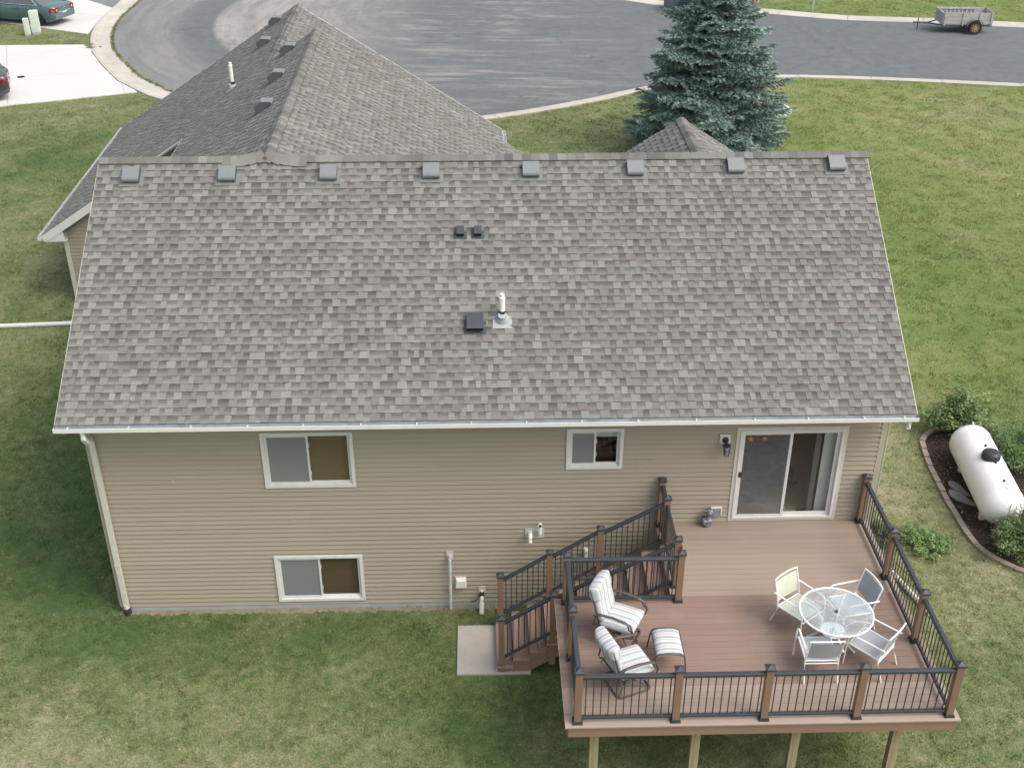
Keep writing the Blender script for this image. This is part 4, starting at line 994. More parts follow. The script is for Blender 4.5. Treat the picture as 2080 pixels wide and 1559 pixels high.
# stairs
n_t = 10; rise = D/11; run = .300; sx = 7.19; ya, yb = -1.93, -.60
trm = MB(); trm.box((0,0,-.025),(.143,yb-ya,0)); trm = trm.mesh('stair_tread', M['tread'])
rsm = MB(); rsm.box((0,0,0),(.016,yb-ya-.12,rise-.028)); rsm = rsm.mesh('stair_riser', M['fascia'])
for i in range(1, n_t+1):
    z = rise*i; x = sx+run*(i-1)
    link('stair_tread', trm, deck, T(x-.02, ya, z)); link('stair_tread', trm, deck, T(x+.13, ya, z))
    link('stair_riser', rsm, deck, T(x, ya+.06, z-rise+.003))
link('stair_riser', rsm, deck, T(sx+run*n_t, ya+.06, D-rise+.003))
for y in (ya+.045, yb-.085):
    q = MB(); zf = lambda x: (x-sx)/run*rise
    P = [(sx+.02,0),(sx+.5,0),(10.2,zf(10.2)-.12),(10.2,zf(10.2)+.0),(sx+.02,zf(sx)+.13)]
    vs = [(x,y,z) for x,z in P]+[(x,y+.04,z) for x,z in P]; n = len(P)
    q.add(vs, [tuple(range(n)), tuple(range(n,2*n))[::-1]]+[(i,n+i,n+(i+1)%n,(i+1)%n) for i in range(n)]); build('stringer', q, M['fascia'], deck)
sp = [(7.262,1.350),(8.18,1.885),(9.10,2.415)]
for yy, bots in ((-.68,(0,.02,.5)),(-1.855,(0.03,.22,.72))):
    for (x, zt), zb in zip(sp, bots): post(x, yy, zb, zt, False)
    tops = sp+[(10.28,3.05)]
    for (a, zt), (c, zt2) in zip(tops[:-1], tops[1:]):
        off = 1.06
        rail_run((a,yy),(c,yy),zt-off,zt2-off-(0 if c < 10 else .02),8 if c < 9 else 8 if c < 10 else 11, toph=.94)

# ================================================================ FURNITURE ON THE DECK
def cushion(b, x0, x1, y0, y1, z0, z1, n=7, puff=.02):
    pts = {}
    for i in range(n+1):
        for j in range(n+1):
            u, v = i/n, j/n; e_ = (1-(2*u-1)**6)*(1-(2*v-1)**6)
            b_ = z1-.03*(1-e_)+puff*e_*.6; pts[(i,j,1)] = (x0+(x1-x0)*u, y0+(y1-y0)*v, b_); pts[(i,j,0)] = (x0+(x1-x0)*u, y0+(y1-y0)*v, z0)
    idx = {k: n_ for n_, k in enumerate(pts)}; fs = []
    for i in range(n):
        for j in range(n):
            fs.append((idx[i,j,1],idx[i+1,j,1],idx[i+1,j+1,1],idx[i,j+1,1])); fs.append((idx[i,j,0],idx[i,j+1,0],idx[i+1,j+1,0],idx[i+1,j,0]))
    for i in range(n):
        fs += [(idx[i,0,0],idx[i+1,0,0],idx[i+1,0,1],idx[i,0,1]), (idx[i+1,n,0],idx[i,n,0],idx[i,n,1],idx[i+1,n,1]), (idx[0,i+1,0],idx[0,i,0],idx[0,i,1],idx[0,i+1,1]), (idx[n,i,0],idx[n,i+1,0],idx[n,i+1,1],idx[n,i,1])]
    return list(pts.values()), fs
def build_rocker():
    r_ = empty('swivel_rocker', (0,0,0))
    L = dict(parent=r_, world=False)
    vs, fs = cushion(None, -.26,.34,-.30,.30,.36,.50); b = MB(); b.add(vs, fs); b.smooth = True; build('seat_cushion', b, M['stripe'], r_, world=False, sub=1)
    tilt = T(-.23,0,.44) @ Matrix.Rotation(R(-104),4,'Y')           # local x runs up the back
    vs, fs = cushion(None, 0.02,.42,-.29,.29,-.06,.07); b = MB(); b.add([tilt @ Vector(v) for v in vs], [f[::1] for f in fs]); b.smooth = True; build('back_cushion', b, M['stripe'], r_, world=False, sub=1)
    vs, fs = cushion(None, .40,.66,-.29,.29,-.08,.115, puff=.04); b = MB(); b.add([tilt @ Vector(v) for v in vs], fs); b.smooth = True; build('head_cushion', b, M['stripe'], r_, world=False, sub=1)
    for s in (-1, 1):
        y = s*.335; b = MB()
        b.tube([(-.34,y,.60),(-.22,y,.655),(0,y,.665),(.2,y,.64),(.30,y,.60),(.33,y,.52)], .022, 8, flat=(1.3,.6)); build('armrest', b, M['darkmetal'], r_, world=False)
        b = MB(); b.tube([(.33,y,.53),(.36,y,.44),(.33,y,.36),(.25,y,.33),(-.24,y,.31),(-.32,y,.36)], .014, 8); b.tube([(.24,y,.62),(.28,y,.52),(.35,y,.45),(.33,y,.37)], .012, 8); b.tube([(-.30,y,.60),(-.33,y,.40)], .013, 8); build('side_frame', b, M['darkmetal'], r_, world=False)
        b = MB(); b.tube([(-.34,s*.24,.34),(-.26,s*.27,.40),(-.42,s*.27,1.02)], .013, 8); build('back_post', b, M['darkmetal'], r_, world=False)
    b = MB(); b.tube([(.25,-.335,.33),(.27,.335,.33)], .013, 8); b.tube([(-.26,-.335,.32),(-.26,.335,.32)], .013, 8); b.tube([(-.33,-.27,.66),(-.33,.27,.66)], .012, 8); b.tube([(-.42,-.27,1.01),(-.43,0,1.04),(-.42,.27,1.01)], .013, 8); build('cross_bar', b, M['darkmetal'], r_, world=False)
    for s in (-1, 1):
        b = MB(); b.tube([(-.20,s*.2,.31),(-.08,s*.1,.22),(.14,s*.12,.24),(.26,s*.22,.31)], .016, 8, flat=(1.5,.6)); build('rocker_spring', b, M['darkmetal'], r_, world=False)
    b = MB(); b.lathe([(.001,.08),(.05,.08),(.045,.23),(.001,.23)], 12); build('swivel_hub', b, M['darkmetal'], r_, world=False)
    b = MB(); S = .29; cr = .07; pts = []
    for k, (cx, cy) in enumerate(((S-cr,S-cr),(-(S-cr),S-cr),(-(S-cr),-(S-cr)),(S-cr,-(S-cr)))):
        for j in range(4):
            t = math.pi/2*(k+j/3); pts.append((cx+cr*math.cos(t), cy+cr*math.sin(t), .018))
    pts.append(pts[0]); b.tube(pts, .017, 8)
    for cx, cy in ((S,S),(-S,S),(-S,-S),(S,-S)): b.tube([(cx*.93,cy*.93,.02),(cx*.5,cy*.5,.09),(0,0,.12)], .013, 8)
    build('base_ring', b, M['darkmetal'], r_, world=False); return r_
def copy_thing(o):
    c = o.copy(); C.objects.link(c)
    for ch in list(o.children):
        d = ch.copy(); C.objects.link(d); d.parent = c
        for g in list(ch.children):
            e2 = g.copy(); C.objects.link(e2); e2.parent = d
    return c
r1 = build_rocker(); r2_ = copy_thing(r1)
r1.location = (9.19,-3.12,D+.001); r1.rotation_euler = (0,0,R(-27)); tag(r1, 'striped cushioned rocker farther from the front railing, facing the ottoman', 'patio chair', 'striped swivel rockers')
r2_.location = (9.20,-4.17,D+.001); r2_.rotation_euler = (0,0,R(22)); tag(r2_, 'striped cushioned rocker right behind the front railing at the deck corner', 'patio chair', 'striped swivel rockers')
# ottoman
ot = empty('ottoman', (9.90,-3.70,D), 0, 'striped cushioned ottoman with splayed bronze legs beside the two rockers', 'ottoman')
b = MB(); vs = []; n = 10
for i in range(n+1):
    u = -1+2*i/n; z = .43-.045*abs(u)**3; 
    for j in range(9):
        v = -1+2*j/8; zz_ = z+.015*(1-v**6)*(1-u**6); vs.append((u*.215, v*.285, zz_))
for i in range(n+1):
    u = -1+2*i/n; z = .38-.05*abs(u)**3
    for j in range(9): v = -1+2*j/8; vs.append((u*.215, v*.285, z))
o9 = (n+1)*9; fs = []
for i in range(n):
    for j in range(8): fs += [(i*9+j,(i+1)*9+j,(i+1)*9+j+1,i*9+j+1),(o9+i*9+j,o9+i*9+j+1,o9+(i+1)*9+j+1,o9+(i+1)*9+j)]
    fs += [(i*9,o9+i*9,o9+(i+1)*9,(i+1)*9),(i*9+8,(i+1)*9+8,o9+(i+1)*9+8,o9+i*9+8)]
for j in range(8): fs += [(j,j+1,o9+j+1,o9+j),(n*9+j,o9+n*9+j,o9+n*9+j+1,n*9+j+1)]
b.add(vs, fs); b.smooth = True; build('cushion', b, M['stripe'], ot, world=False)
for s in (-1, 1):
    y = s*.30; b = MB(); b.tube([(-.235,y,.33),(-.22,y,.38),(-.17,y,.415),(0,y,.43),(.17,y,.415),(.22,y,.38),(.235,y,.33)], .017, 8, flat=(1.2,.8)); build('frame_rail', b, M['darkmetal'], ot, world=False)
    for q in (-1, 1):
        b = MB(); b.tube([(q*.234,y,.34),(q*.27,y+s*.03,.0)], .013, 8); build('leg', b, M['darkmetal'], ot, world=False)
for q in (-1, 1):
    b = MB(); b.tube([(q*.225,-.3,.37),(q*.225,.3,.37)], .012, 8); build('side_rail', b, M['darkmetal'], ot, world=False)
# sling chair: +x is forward
def build_sling(cloth):
    r_ = empty('sling_chair', (0,0,0)); Wd = .265
    bx = lambda z: -.24-.26*(z-.42)
    for s in (-1, 1):
        y = s*Wd
        b = MB(); b.tube([(-.36,y,.0),(-.30,y,.16),(-.245,y,.33),(-.245,y,.42),(-.27,y,.55),(-.36,y,.88)], .0135, 8); build('back_leg', b, M['whitemetal'], r_, world=False)
        b = MB(); b.tube([(.30,y+s*.02,.0),(.285,y+s*.02,.45),(.26,y+s*.02,.60),(.20,y+s*.02,.645),(-.33,y+s*.02,.635)], .0135, 8, flat=(1.15,.85)); build('front_leg_and_arm', b, M['whitemetal'], r_, world=False)
        b = MB(); b.tube([(-.25,y-s*.01,.385),(.26,y-s*.01,.425)], .013, 8); build('seat_rail', b, M['whitemetal'], r_, world=False)
    b = MB(); b.tube([(-.36,-Wd,.88),(-.375,-Wd*.5,.89),(-.38,0,.893),(-.375,Wd*.5,.89),(-.36,Wd,.88)], .014, 8); b.tube([(-.25,-Wd,.39),(-.25,Wd,.39)], .011, 8); b.tube([(-.25,-Wd,.33),(-.25,Wd,.33)], .011, 8); b.tube([(.29,-Wd,.38),(.29,Wd,.38)], .011, 8); build('cross_bar', b, M['whitemetal'], r_, world=False)
    b = MB(); n = 8
    def sheet(P, t):
        vs = []
        for (x, z) in P:
            for j in range(n+1):
                v = -1+2*j/n; sg = -.022*(1-v*v); vs.append((x+(sg*.8 if t else 0), v*(Wd-.018), z+(0 if t else sg)))
        m_ = len(P); off = len(vs); nv = [(x+(-.004 if t else 0), y, z-(0 if t else .004)) for x, y, z in vs]
        fs = [(i*(n+1)+j,(i+1)*(n+1)+j,(i+1)*(n+1)+j+1,i*(n+1)+j+1) for i in range(m_-1) for j in range(n)]
        b.add(vs, fs); b.add(nv, [f[::-1] for f in fs])
    sheet([(-.235,.395),(-.1,.405),(.1,.415),(.26,.43)], False); b.smooth = True; build('sling_seat', b, cloth, r_, world=False)
    b = MB(); sheet([(-.262,.47),(-.285,.58),(-.315,.70),(-.35,.835)], True); b.smooth = True; build('sling_back', b, cloth, r_, world=False)
    return r_
def place(o, tx, ty, hd, label):
    """(tx, ty) is where the middle of the top of the back stands"""
    h = R(hd); o.location = (tx+.36*math.cos(h), ty+.36*math.sin(h), D+.001); o.rotation_euler = (0,0,h); tag(o, label, 'patio chair', 'white sling chairs round the glass table')
c1 = build_sling(M['greencloth']); c2 = build_sling(M['greycloth']); c3 = copy_thing(c2); c4 = copy_thing(c2)
place(c1, 12.00,-2.63,-54, 'white sling chair with pale green fabric, nearest the rockers')
place(c2, 13.42,-2.80,195, 'white sling chair with grey back seen full on, between table and side railing')
place(c3, 13.42,-4.08,136, 'white sling chair near the corner post, its back seen edge on')
place(c4, 12.27,-4.28,90, 'white sling chair with its back turned to the front railing')
# round table
tb = empty('patio_table', (12.655,-3.40,D), 0, 'round white patio table with pebbled glass top and curved legs', 'table')
b = MB(); b.lathe([(.03,.709),(.575,.709),(.575,.715),(.03,.715)], 56); bm_ = b; vs = b.v
b2 = MB(); n = 56
ring = lambda r_, z: [(r_*math.cos(2*math.pi*k/n), r_*math.sin(2*math.pi*k/n), z) for k in range(n)]
b2.add(ring(.575,.715)+ring(.022,.715)+ring(.575,.709)+ring(.022,.709), [(k,(k+1)%n,n+(k+1)%n,n+k) for k in range(n)]+[(2*n+k,3*n+k,3*n+(k+1)%n,2*n+(k+1)%n) for k in range(n)]+[(n+k,n+(k+1)%n,3*n+(k+1)%n,3*n+k) for k in range(n)])
build('glass_top', b2, M['tableglass'], tb, world=False)
b = MB(); b.tube([(.585*math.cos(2*math.pi*k/48), .585*math.sin(2*math.pi*k/48), .708) for k in range(49)], .0165, 8, cap=False); build('rim', b, M['whitemetal'], tb, world=False)
b = MB(); b.lathe([(.022,.70),(.03,.70),(.03,.722),(.022,.722)], 16); build('umbrella_ring', b, M['rubber'], tb, world=False)
b = MB(); b.lathe([(.19,.30),(.20,.30),(.20,.318),(.19,.318)], 32); build('leg_ring', b, M['whitemetal'], tb, world=False)
for k in range(4):
    t = math.pi/4+k*math.pi/2+.25; ct, st = math.cos(t), math.sin(t)
    b = MB(); b.tube([(r_*ct, r_*st, z) for r_, z in ((.57,.69),(.44,.685),(.30,.62),(.20,.48),(.19,.32),(.24,.15),(.40,.0))], .0165, 8); build('leg', b, M['whitemetal'], tb, world=False)

# ================================================================ PROPANE TANK AND ITS BED
tk = empty('propane_tank', (18.03,3.32,0), R(-4.7), 'long white propane tank with black dome lying in the mulch bed', 'propane tank')
b = MB(); r_ = .465; zc = .665; prof = []
for i in range(9): t = i/8*math.pi/2; prof.append((max(r_*math.sin(t), .001), -1.5+.33*(1-math.cos(t))))
prof += [(r_, -.6), (r_, .6)]
for i in range(9): t = math.pi/2-i/8*math.pi/2; prof.append((max(r_*math.sin(t), .001), 1.5-.33*(1-math.cos(t))))
b.lathe(prof, 40, M4=Matrix.Rotation(R(-90),4,'X')); b.smooth = True
build('tank_body', b, M['tank'], tk, world=False, mtx=T(0,0,zc))
b = MB(); b.lathe([(.001,0),(.175,0),(.19,-.02),(.20,.03),(.195,.12),(.17,.165),(.10,.19),(.001,.195)], 28); b.smooth = True; build('valve_dome', b, M['blackmetal'], tk, world=False, mtx=T(.0,-.08,zc+r_-.03))
b = MB(); b.box((.03,-.30,-.02),(.055,-.25,.03)); b.tube([(.045,-.27,.02),(.06,-.30,-.01)], .012, 6); build('dome_latch', b, M['blackmetal'], tk, world=False, mtx=T(0,-.02,zc+r_+.0))
for y in (-1.16,0,1.16):
    b = MB(); b.lathe([(r_-.004,-.008),(r_+.0035,-.006),(r_+.0035,.006),(r_-.004,.008)], 40, M4=Matrix.Rotation(R(-90),4,'X')); build('weld_seam', b, M['tank'], tk, world=False, mtx=T(0,y,zc))
for q in (.35,-1.0):
    b = MB(); b.lathe([(.001,0),(.028,0),(.028,.03),(.016,.04),(.001,.04)], 12); b.tube([(.0,0,.02),(-.03,-.06,.02)], .008, 6); build('gauge_plug', b, M['rubber'], tk, world=False, mtx=T(.02,q+.02,zc+r_-.008))
b = MB(); b.tube([(0,-.04,0),(0,-.03,.05),(0,.03,.05),(0,.04,0)], .012, 6)
for y in (1.28,-1.28): o = build('lifting_lug', b, M['tank'], tk, world=False, mtx=T(0,y,zc+r_-.02))
b = MB(); n = 6
for i in range(n): 
    t0, t1 = R(12+i*4.0), R(12+(i+1)*4.0); rr = r_+.002
    b.quad((rr*math.sin(t0),.72,rr*math.cos(t0)),(rr*math.sin(t1),.72,rr*math.cos(t1)),(rr*math.sin(t1),.92,rr*math.cos(t1)),(rr*math.sin(t0),.92,rr*math.cos(t0)))
build('data_plate', b, M['conduit'], tk, world=False, mtx=T(-.02,0,zc))
for y in (-.85,.85):
    for s in (-1, 1):
        b = MB(); b.box((-.06,-.05,.0),(.06,.05,.32)); build('leg', b, M['tank'], tk, world=False, mtx=T(s*.2,y,.0))
EDGE = [(19.3,5.85),(18.6,5.82),(17.98,5.75),(17.70,5.70),(17.36,5.38),(17.28,4.85),(17.24,4.26),(17.24,3.72),(17.23,3.2),(17.25,2.67),(17.26,2.0),(17.31,1.6),(17.46,1.22),(17.70,.93),(17.98,.68),(18.35,.48),(18.8,.36),(19.4,.3),(20.1,.4),(20.6,.8)]
BED = EDGE + [(20.9,2),(20.6,3.6),(19.9,5.2)]
cx_, cy_ = 19, 3.3
bed = flat_poly(BED, .0); bed.v = [(x, y, max(gz(y), 0)+.02) for x, y, z in bed.v]
cen = MB(); PB = [(x, y, gz(y)+.02) for x, y in BED]; cen.add(PB+[(18.6,3.3,gz(3.3)+.03)], [(i,(i+1)%len(PB),len(PB)) for i in range(len(PB))][::1])
bedo = build('mulch_bed', cen, M['mulch_base'], kind='structure')
blk = MB(); blk.box((-.150,-.06,-.06),(.150,.06,.07)); blkm = blk.mesh('edging_block', M['edge'])
def edging(path, me, parent, step=.31, zoff=0, zf=gz, lim=60):
    acc = 0; prev = Vector(path[0]); i = 1; pos = Vector(path[0]); cnt = 0
    segs = [(Vector(path[k]), Vector(path[k+1])) for k in range(len(path)-1)]; tot = sum((b_-a_).length for a_, b_ in segs)
    s = 0
    def at(s):
        for a_, b_ in segs:
            l = (b_-a_).length
            if s <= l: return a_.lerp(b_, s/l)
            s -= l
        return segs[-1][1]
    while s+step < tot and cnt < lim:
        a_, b_ = at(s), at(s+step); d_ = b_-a_; mid = (a_+b_)/2; z = zf(mid.y)+zoff+random.uniform(-.006,.006)
        link('edging_block', me, parent, T(mid.x,mid.y,z) @ RZ(math.atan2(d_.y,d_.x)+random.uniform(-.02,.02)) @ Matrix.Rotation(random.uniform(-.02,.02),4,'X')); s += step; cnt += 1
edging(EDGE, blkm, bedo)
ch = MB(); k = 0
while k < 9000:
    x, y = random.uniform(17.2,20.9), random.uniform(.3,6.5)
    if not inpoly(x, y, BED): continue
    k += 1; s_ = random.uniform(.012,.04); g_ = random.uniform(.4,1.5)
    col = random.choice(((.075,.048,.038),(.05,.034,.03),(.10,.066,.05),(.035,.026,.024),(.12,.095,.085))); col = tuple(c*g_ for c in col)
    if random.random() < .012: col = (.38,.36,.32)
    m4 = T(x, y, gz(y)+.03) @ Matrix.Rotation(random.uniform(0,6.3),4,(random.uniform(-.3,.3),random.uniform(-.3,.3),1))
    vs = [m4 @ Vector(p) for p in ((-s_,-s_*.4,0),(s_,-s_*.3,random.uniform(0,.02)),(s_*.8,s_*.4,random.uniform(0,.02)),(-s_*.9,s_*.35,.004))]; ch.add(vs, [(0,1,2,3)], col=col)
build('bark_chips', ch, M['chip'], kind='stuff')
def flagstone(x, y, rz, w_, l_, label):
    b = MB(); P = []
    for k in range(11):
        t = 2*math.pi*k/11; rr = 1+.08*math.sin(3*t+x*9); P.append((l_*math.cos(t)*rr*abs(math.cos(t))**.0, w_*math.sin(t)*rr*(1.15 if math.cos(t) < .2 else .8)))
    b.prism(P, 0, .05); o = build('flat_stone', b, M['stone'], mtx=T(x,y,.05+gz(y)) @ RZ(rz) @ Matrix.Rotation(R(6),4,'Y'), bevel=.01); tag(o, label, 'stone', 'flat stones in the mulch bed')
flagstone(17.60,3.50,R(-58),.10,.30,'flat grey stone in the mulch bed, the one nearer the far end of the tank')
flagstone(17.55,3.16,R(-48),.13,.34,'larger paler flat stone in the mulch bed leaning toward the tank')
# white pipe extension beside the deck
b = MB(); b.tube([(14.45,.06,.2),(14.75,.3,.07),(15.15,1.15,.06)], .045, 4); b2 = MB(); b2.tube([(15.12,1.2,.06),(15.62,-.55,.06)], .055, 8)
o = build('drain_pipe', b2, M['cream']); tag(o, 'pale drain pipe lying on the lawn behind the side railing', 'pipe')
# white downspout extension on the left lawn
b = MB(); b.tube([(-9.5,10.42,.83),(-5.98,10.56,.84),(-4.1,10.64,.86),(-3.3,10.70,.86)], .062, 8); b.tube([(-5.4,10.58,.842),(-5.28,10.585,.842)], .068, 8)
o = build('drain_pipe', b, M['white']); tag(o, 'long white drain pipe lying on the lawn left of the house', 'pipe')

# ================================================================ PLANTS
def leafy(name, loc, rx, ry, h, n, size, label, cols, seed, low=False, spikes=0, cat='shrub', group=None):
    rnd = random.Random(seed); root = empty(name, loc, 0, label, cat, group)
    st = MB(); tips = []
    for k in range(40 if not low else 90):
        a = rnd.uniform(0, 2*math.pi); rr = rnd.uniform(.12, 1.08); hh = h*(1-.42*rr*rr)*rnd.uniform(.62,1.12)
        p = [(0,0,0),(rx*rr*.35*math.cos(a),ry*rr*.35*math.sin(a),hh*.45),(rx*rr*.9*math.cos(a),ry*rr*.9*math.sin(a),hh)]
        st.tube(p, [.012,.008,.003], 5); tips.append(Vector(p[2])); tips.append(Vector(p[1]).lerp(Vector(p[2]),.6))
    build('stems', st, M['bark'], root, world=False)
    b = MB(); clumps = [(t, rnd.uniform(.10,.24)*min(1.3, h+.3)*(.6 if low else 1), rnd.uniform(.75,1.3)) for t in tips]
    for i in range(n):
        t, cr, br = clumps[rnd.randrange(len(clumps))]
        d = Vector((rnd.gauss(0,1),rnd.gauss(0,1),rnd.gauss(0,.8))).normalized()*cr*rnd.random()**.35
        p = t+d
        if p.z < .02: p.z = rnd.uniform(.02,.1)
        nrm = (d.normalized()*.6+Vector((0,0,.9))+Vector((rnd.uniform(-.5,.5),rnd.uniform(-.5,.5),0))).normalized()
        ax = nrm.cross(Vector((rnd.uniform(-1,1),rnd.uniform(-1,1),.1))).normalized(); sd_ = nrm.cross(ax); s_ = size*rnd.uniform(.6,1.25)
        c = cols[rnd.randrange(len(cols))]; k2 = br*rnd.uniform(.8,1.2); c = tuple(min(x*k2,1) for x in c)
        b.add([p-ax*s_*.5, p+sd_*s_*.24-nrm*s_*.05, p+ax*s_*.5, p-sd_*s_*.24-nrm*s_*.05], [(0,1,2),(0,2,3)], col=c)
    build('leaves', b, M['leaf'], root, world=False)['kind'] = 'stuff'
    if spikes:
        s = MB()
        for k in range(spikes):
            a = rnd.uniform(0,6.3); rr = rnd.uniform(.1,.6); x, y = rx*rr*math.cos(a), ry*rr*math.sin(a); z0_ = h*.8
            s.tube([(x,y,z0_),(x+rnd.uniform(-.03,.03),y,z0_+.38)], .004, 4)
            for q in range(4): zz_ = z0_+.22+.05*q; s.tube([(x,y,zz_),(x+rnd.uniform(-.05,.05),y+rnd.uniform(-.04,.04),zz_+.05)], .006, 4)
        build('seed_heads', s, M['bark'], root, world=False)
    return root
GR = [(.12,.19,.06),(.09,.155,.05),(.15,.22,.075),(.07,.125,.042),(.18,.23,.105)]
leafy('shrub', (18.25,5.65,gz(5.65)), .72,.6,1.1,5200,.085,'round leafy green shrub at the far end of the propane tank',GR,1)
leafy('shrub', (19.35,4.25,gz(4.25)), .95,1.35,1.0,11000,.055,'fine leaved bright green shrub on the far side of the propane tank',[(.14,.215,.07),(.105,.18,.056),(.17,.25,.09),(.08,.14,.05)],2)
leafy('shrub', (18.15,1.32,0), .80,.62,.85,7800,.06,'dark green shrub with thin seed heads in front of the propane tank',GR[:4]+[(.10,.10,.045)],3,spikes=9)
leafy('low_plant', (16.22,1.62,0), .62,.62,.26,5200,.05,'low bright green leafy patch on the lawn beside the deck railing',[(.14,.23,.07),(.11,.19,.06),(.17,.25,.085)],4,low=True,cat='plant')
leafy('low_plant', (15.45,1.9,0), .4,.45,.25,2600,.05,'small dark plant between the house corner and the leafy patch',[(.07,.12,.04),(.09,.14,.05),(.10,.05,.06)],5,low=True,cat='plant')
# garden scroll ornament seen through the railing
b = MB()
for k in range(3):
    cx = k*.28; b.tube([(cx+.10*math.cos(t*.5)*(1-t/16),.0,.25+.10*math.sin(t*.5)*(1-t/16)) for t in range(14)], .011, 5)
b.tube([(-.15,0,.02),(-.15,0,.5)], .01, 5); b.tube([(.72,0,.02),(.72,0,.5)], .01, 5); b.tube([(-.15,0,.45),(.72,0,.45)], .01, 5)
o = build('garden_trellis', b, M['darkmetal'], mtx=T(14.95,.75,0) @ RZ(R(-72)) @ Matrix.Rotation(R(-35),4,'X')); tag(o, 'small dark wrought iron scroll fence leaning behind the side railing', 'garden ornament')

# ---- blue spruce
sp_ = empty('spruce_tree', (15.12,23.3,1.0), 0, 'big blue spruce tree standing by the street behind the house', 'tree')
H = 9.1
b = MB(); b.tube([(0,0,0),(0,0,H*.5),(.03,0,H*.97)], [.20,.11,.015], 10); build('trunk', b, M['bark'], sp_, world=False)
rnd = random.Random(12); br_ = MB(); fo = MB(); lump = {}
def Rad(z):
    t = z/H
    return max(.12, min(2.72, 2.62-.365*(z-2.0)-.06*max(0,z-4)+.10*math.sin(z*1.9)))
z = .22; wh = 0
def shoot(p, d, l, base_c):
    s = d.cross(Vector((0,0,1)));
    if s.length < .1: s = Vector((1,0,0))
    s.normalize(); u = s.cross(d)
    k = rnd.uniform(.7,1.25); tip = tuple(c*k for c in base_c)
    for q in range(6):
        a = q*math.pi/3+rnd.uniform(-.3,.3); off = s*math.cos(a)+u*math.sin(a); e_ = (d+off*.42).normalized()
        w2 = off.cross(d).normalized()*l*.13
        fo.add([p-w2, p+w2, p+e_*l*rnd.uniform(.75,1.1)], [(0,1,2)], col=tip)
while z < H-.25:
    R0 = Rad(z); nb = max(7, int(9+R0*4.2)); ph = rnd.uniform(0, 6.3)
    for i in range(nb):
        a = ph+2*math.pi*i/nb+rnd.uniform(-.16,.16); L = R0*rnd.choice((.66,.84,.95,1.0,1.03))*(1+.06*math.sin(5*a+z*2))*rnd.uniform(.92,1.05)*(1+.10*math.sin(3*a+z)); zz_ = z+rnd.uniform(-.25,.25)
        up_ = .05+.55*(z/H)**1.5; dr_ = rnd.uniform(.10,.30)
        P = []; m_ = 7
        for j in range(m_+1):
            t = j/m_; P.append(Vector((math.cos(a)*L*t, math.sin(a)*L*t, zz_+L*(up_*t-dr_*t*t+.13*t**4))))
        br_.tube(P[::2]+[P[-1]], [.035*(1-k/5)*(.4+R0/4)+.004 for k in range(len(P[::2])+1)], 5)
        side = Vector((-math.sin(a), math.cos(a), 0)); out = Vector((math.cos(a), math.sin(a), 0)); tone = rnd.uniform(.8,1.15)
        base_c = (.265*tone,.36*tone,.318*tone)
        t = .30 if L > 1 else .1
        while t < 1.0:
            j = t*m_; i0 = min(int(j), m_-1); p = P[i0].lerp(P[i0+1], j-i0)
            tl = (.42*L*(1-t)**.8+.12)*rnd.uniform(.8,1.15)
            for s in (-1, 1):
                dirv = (side*s*1.0+out*.75+Vector((0,0,-.12+rnd.uniform(-.12,.1)))).normalized()
                q = .0; c_ = base_c if rnd.random() > .18 else (base_c[0]*1.3, base_c[1]*1.25, base_c[2]*1.2)
                while q < tl:
                    pp = p+dirv*q+Vector((0,0,-.10*(q/max(tl,.3))**2*tl)); yaw_ = rnd.uniform(-.9,.9)
                    dv = (dirv*math.cos(yaw_)+out*math.sin(yaw_)*.8+Vector((0,0,rnd.uniform(-.15,.45)))).normalized()
                    shoot(pp, dv, rnd.uniform(.13,.21), c_); q += .105
            shoot(p, (out+Vector((0,0,rnd.uniform(0,.6)))).normalized(), .2, base_c)
            t += .14/max(L, .4)
        shoot(P[-1], out, .22, base_c)
    z += .27+.08*rnd.random() if z < H*.8 else .22
for k in range(14): shoot(Vector((0,0,H-.6+k*.05)), Vector((rnd.uniform(-.6,.6),rnd.uniform(-.6,.6),1)).normalized(), .2, (.09,.14,.125))
build('branches', br_, M['bark'], sp_, world=False); build('needles', fo, M['needle'], sp_, world=False)['kind'] = 'stuff'
NFO = len(fo.f)
# mulch ring with pale edging under the spruce
RG = [(18.72+.72*math.cos(2*math.pi*k/14), 28.35+.85*math.sin(2*math.pi*k/14)) for k in range(15)]
cen = MB(); PB = [(x, y, 1.02) for x, y in RG[:-1]]; cen.add(PB+[(18.72,28.35,1.03)], [(i,(i+1)%14,14) for i in range(14)]); ringo = build('tree_ring', cen, M['mulch_base'], kind='structure')
blk = MB(); blk.box((-.155,-.05,-.05),(.155,.05,.08)); edging(RG, blk.mesh('edging_block', M['edge_pale']), ringo, step=.325, zf=lambda y: 1.0)
# sign post on the far verge
b = MB(); b.box((-.045,-.045,0),(.045,.045,2.6)); o = build('sign_post', b, M['signpost'], mtx=T(24.5,45.2,1.0)); tag(o, 'grey square post standing on the far grass verge', 'post')
# utility pedestals
def ped(x, y, w_, h_, label):
    r_ = empty('utility_pedestal', (x,y,1.0), R(8), label, 'utility box', 'utility pedestals by the driveway')
    b = MB(); b.box((-w_/2,-w_*.45,.0),(w_/2,w_*.45,h_*.16)); build('base', b, M['foundation'], r_, world=False)
    b = MB(); b.box((-w_/2-.01,-w_*.45-.01,h_*.10),(w_/2+.01,w_*.45+.01,h_)); b.box((-w_*.36,-w_*.45-.018,h_*.2),(w_*.36,-w_*.45-.008,h_*.8)); build('cover', b, M['utility'], r_, world=False, bevel=.012)
ped(-14.83,41.55,.36,1.12,'taller pale green utility pedestal on the grass beside the teal sedan'); ped(-15.12,41.15,.22,.84,'shorter pale green utility pedestal in front of the taller one')

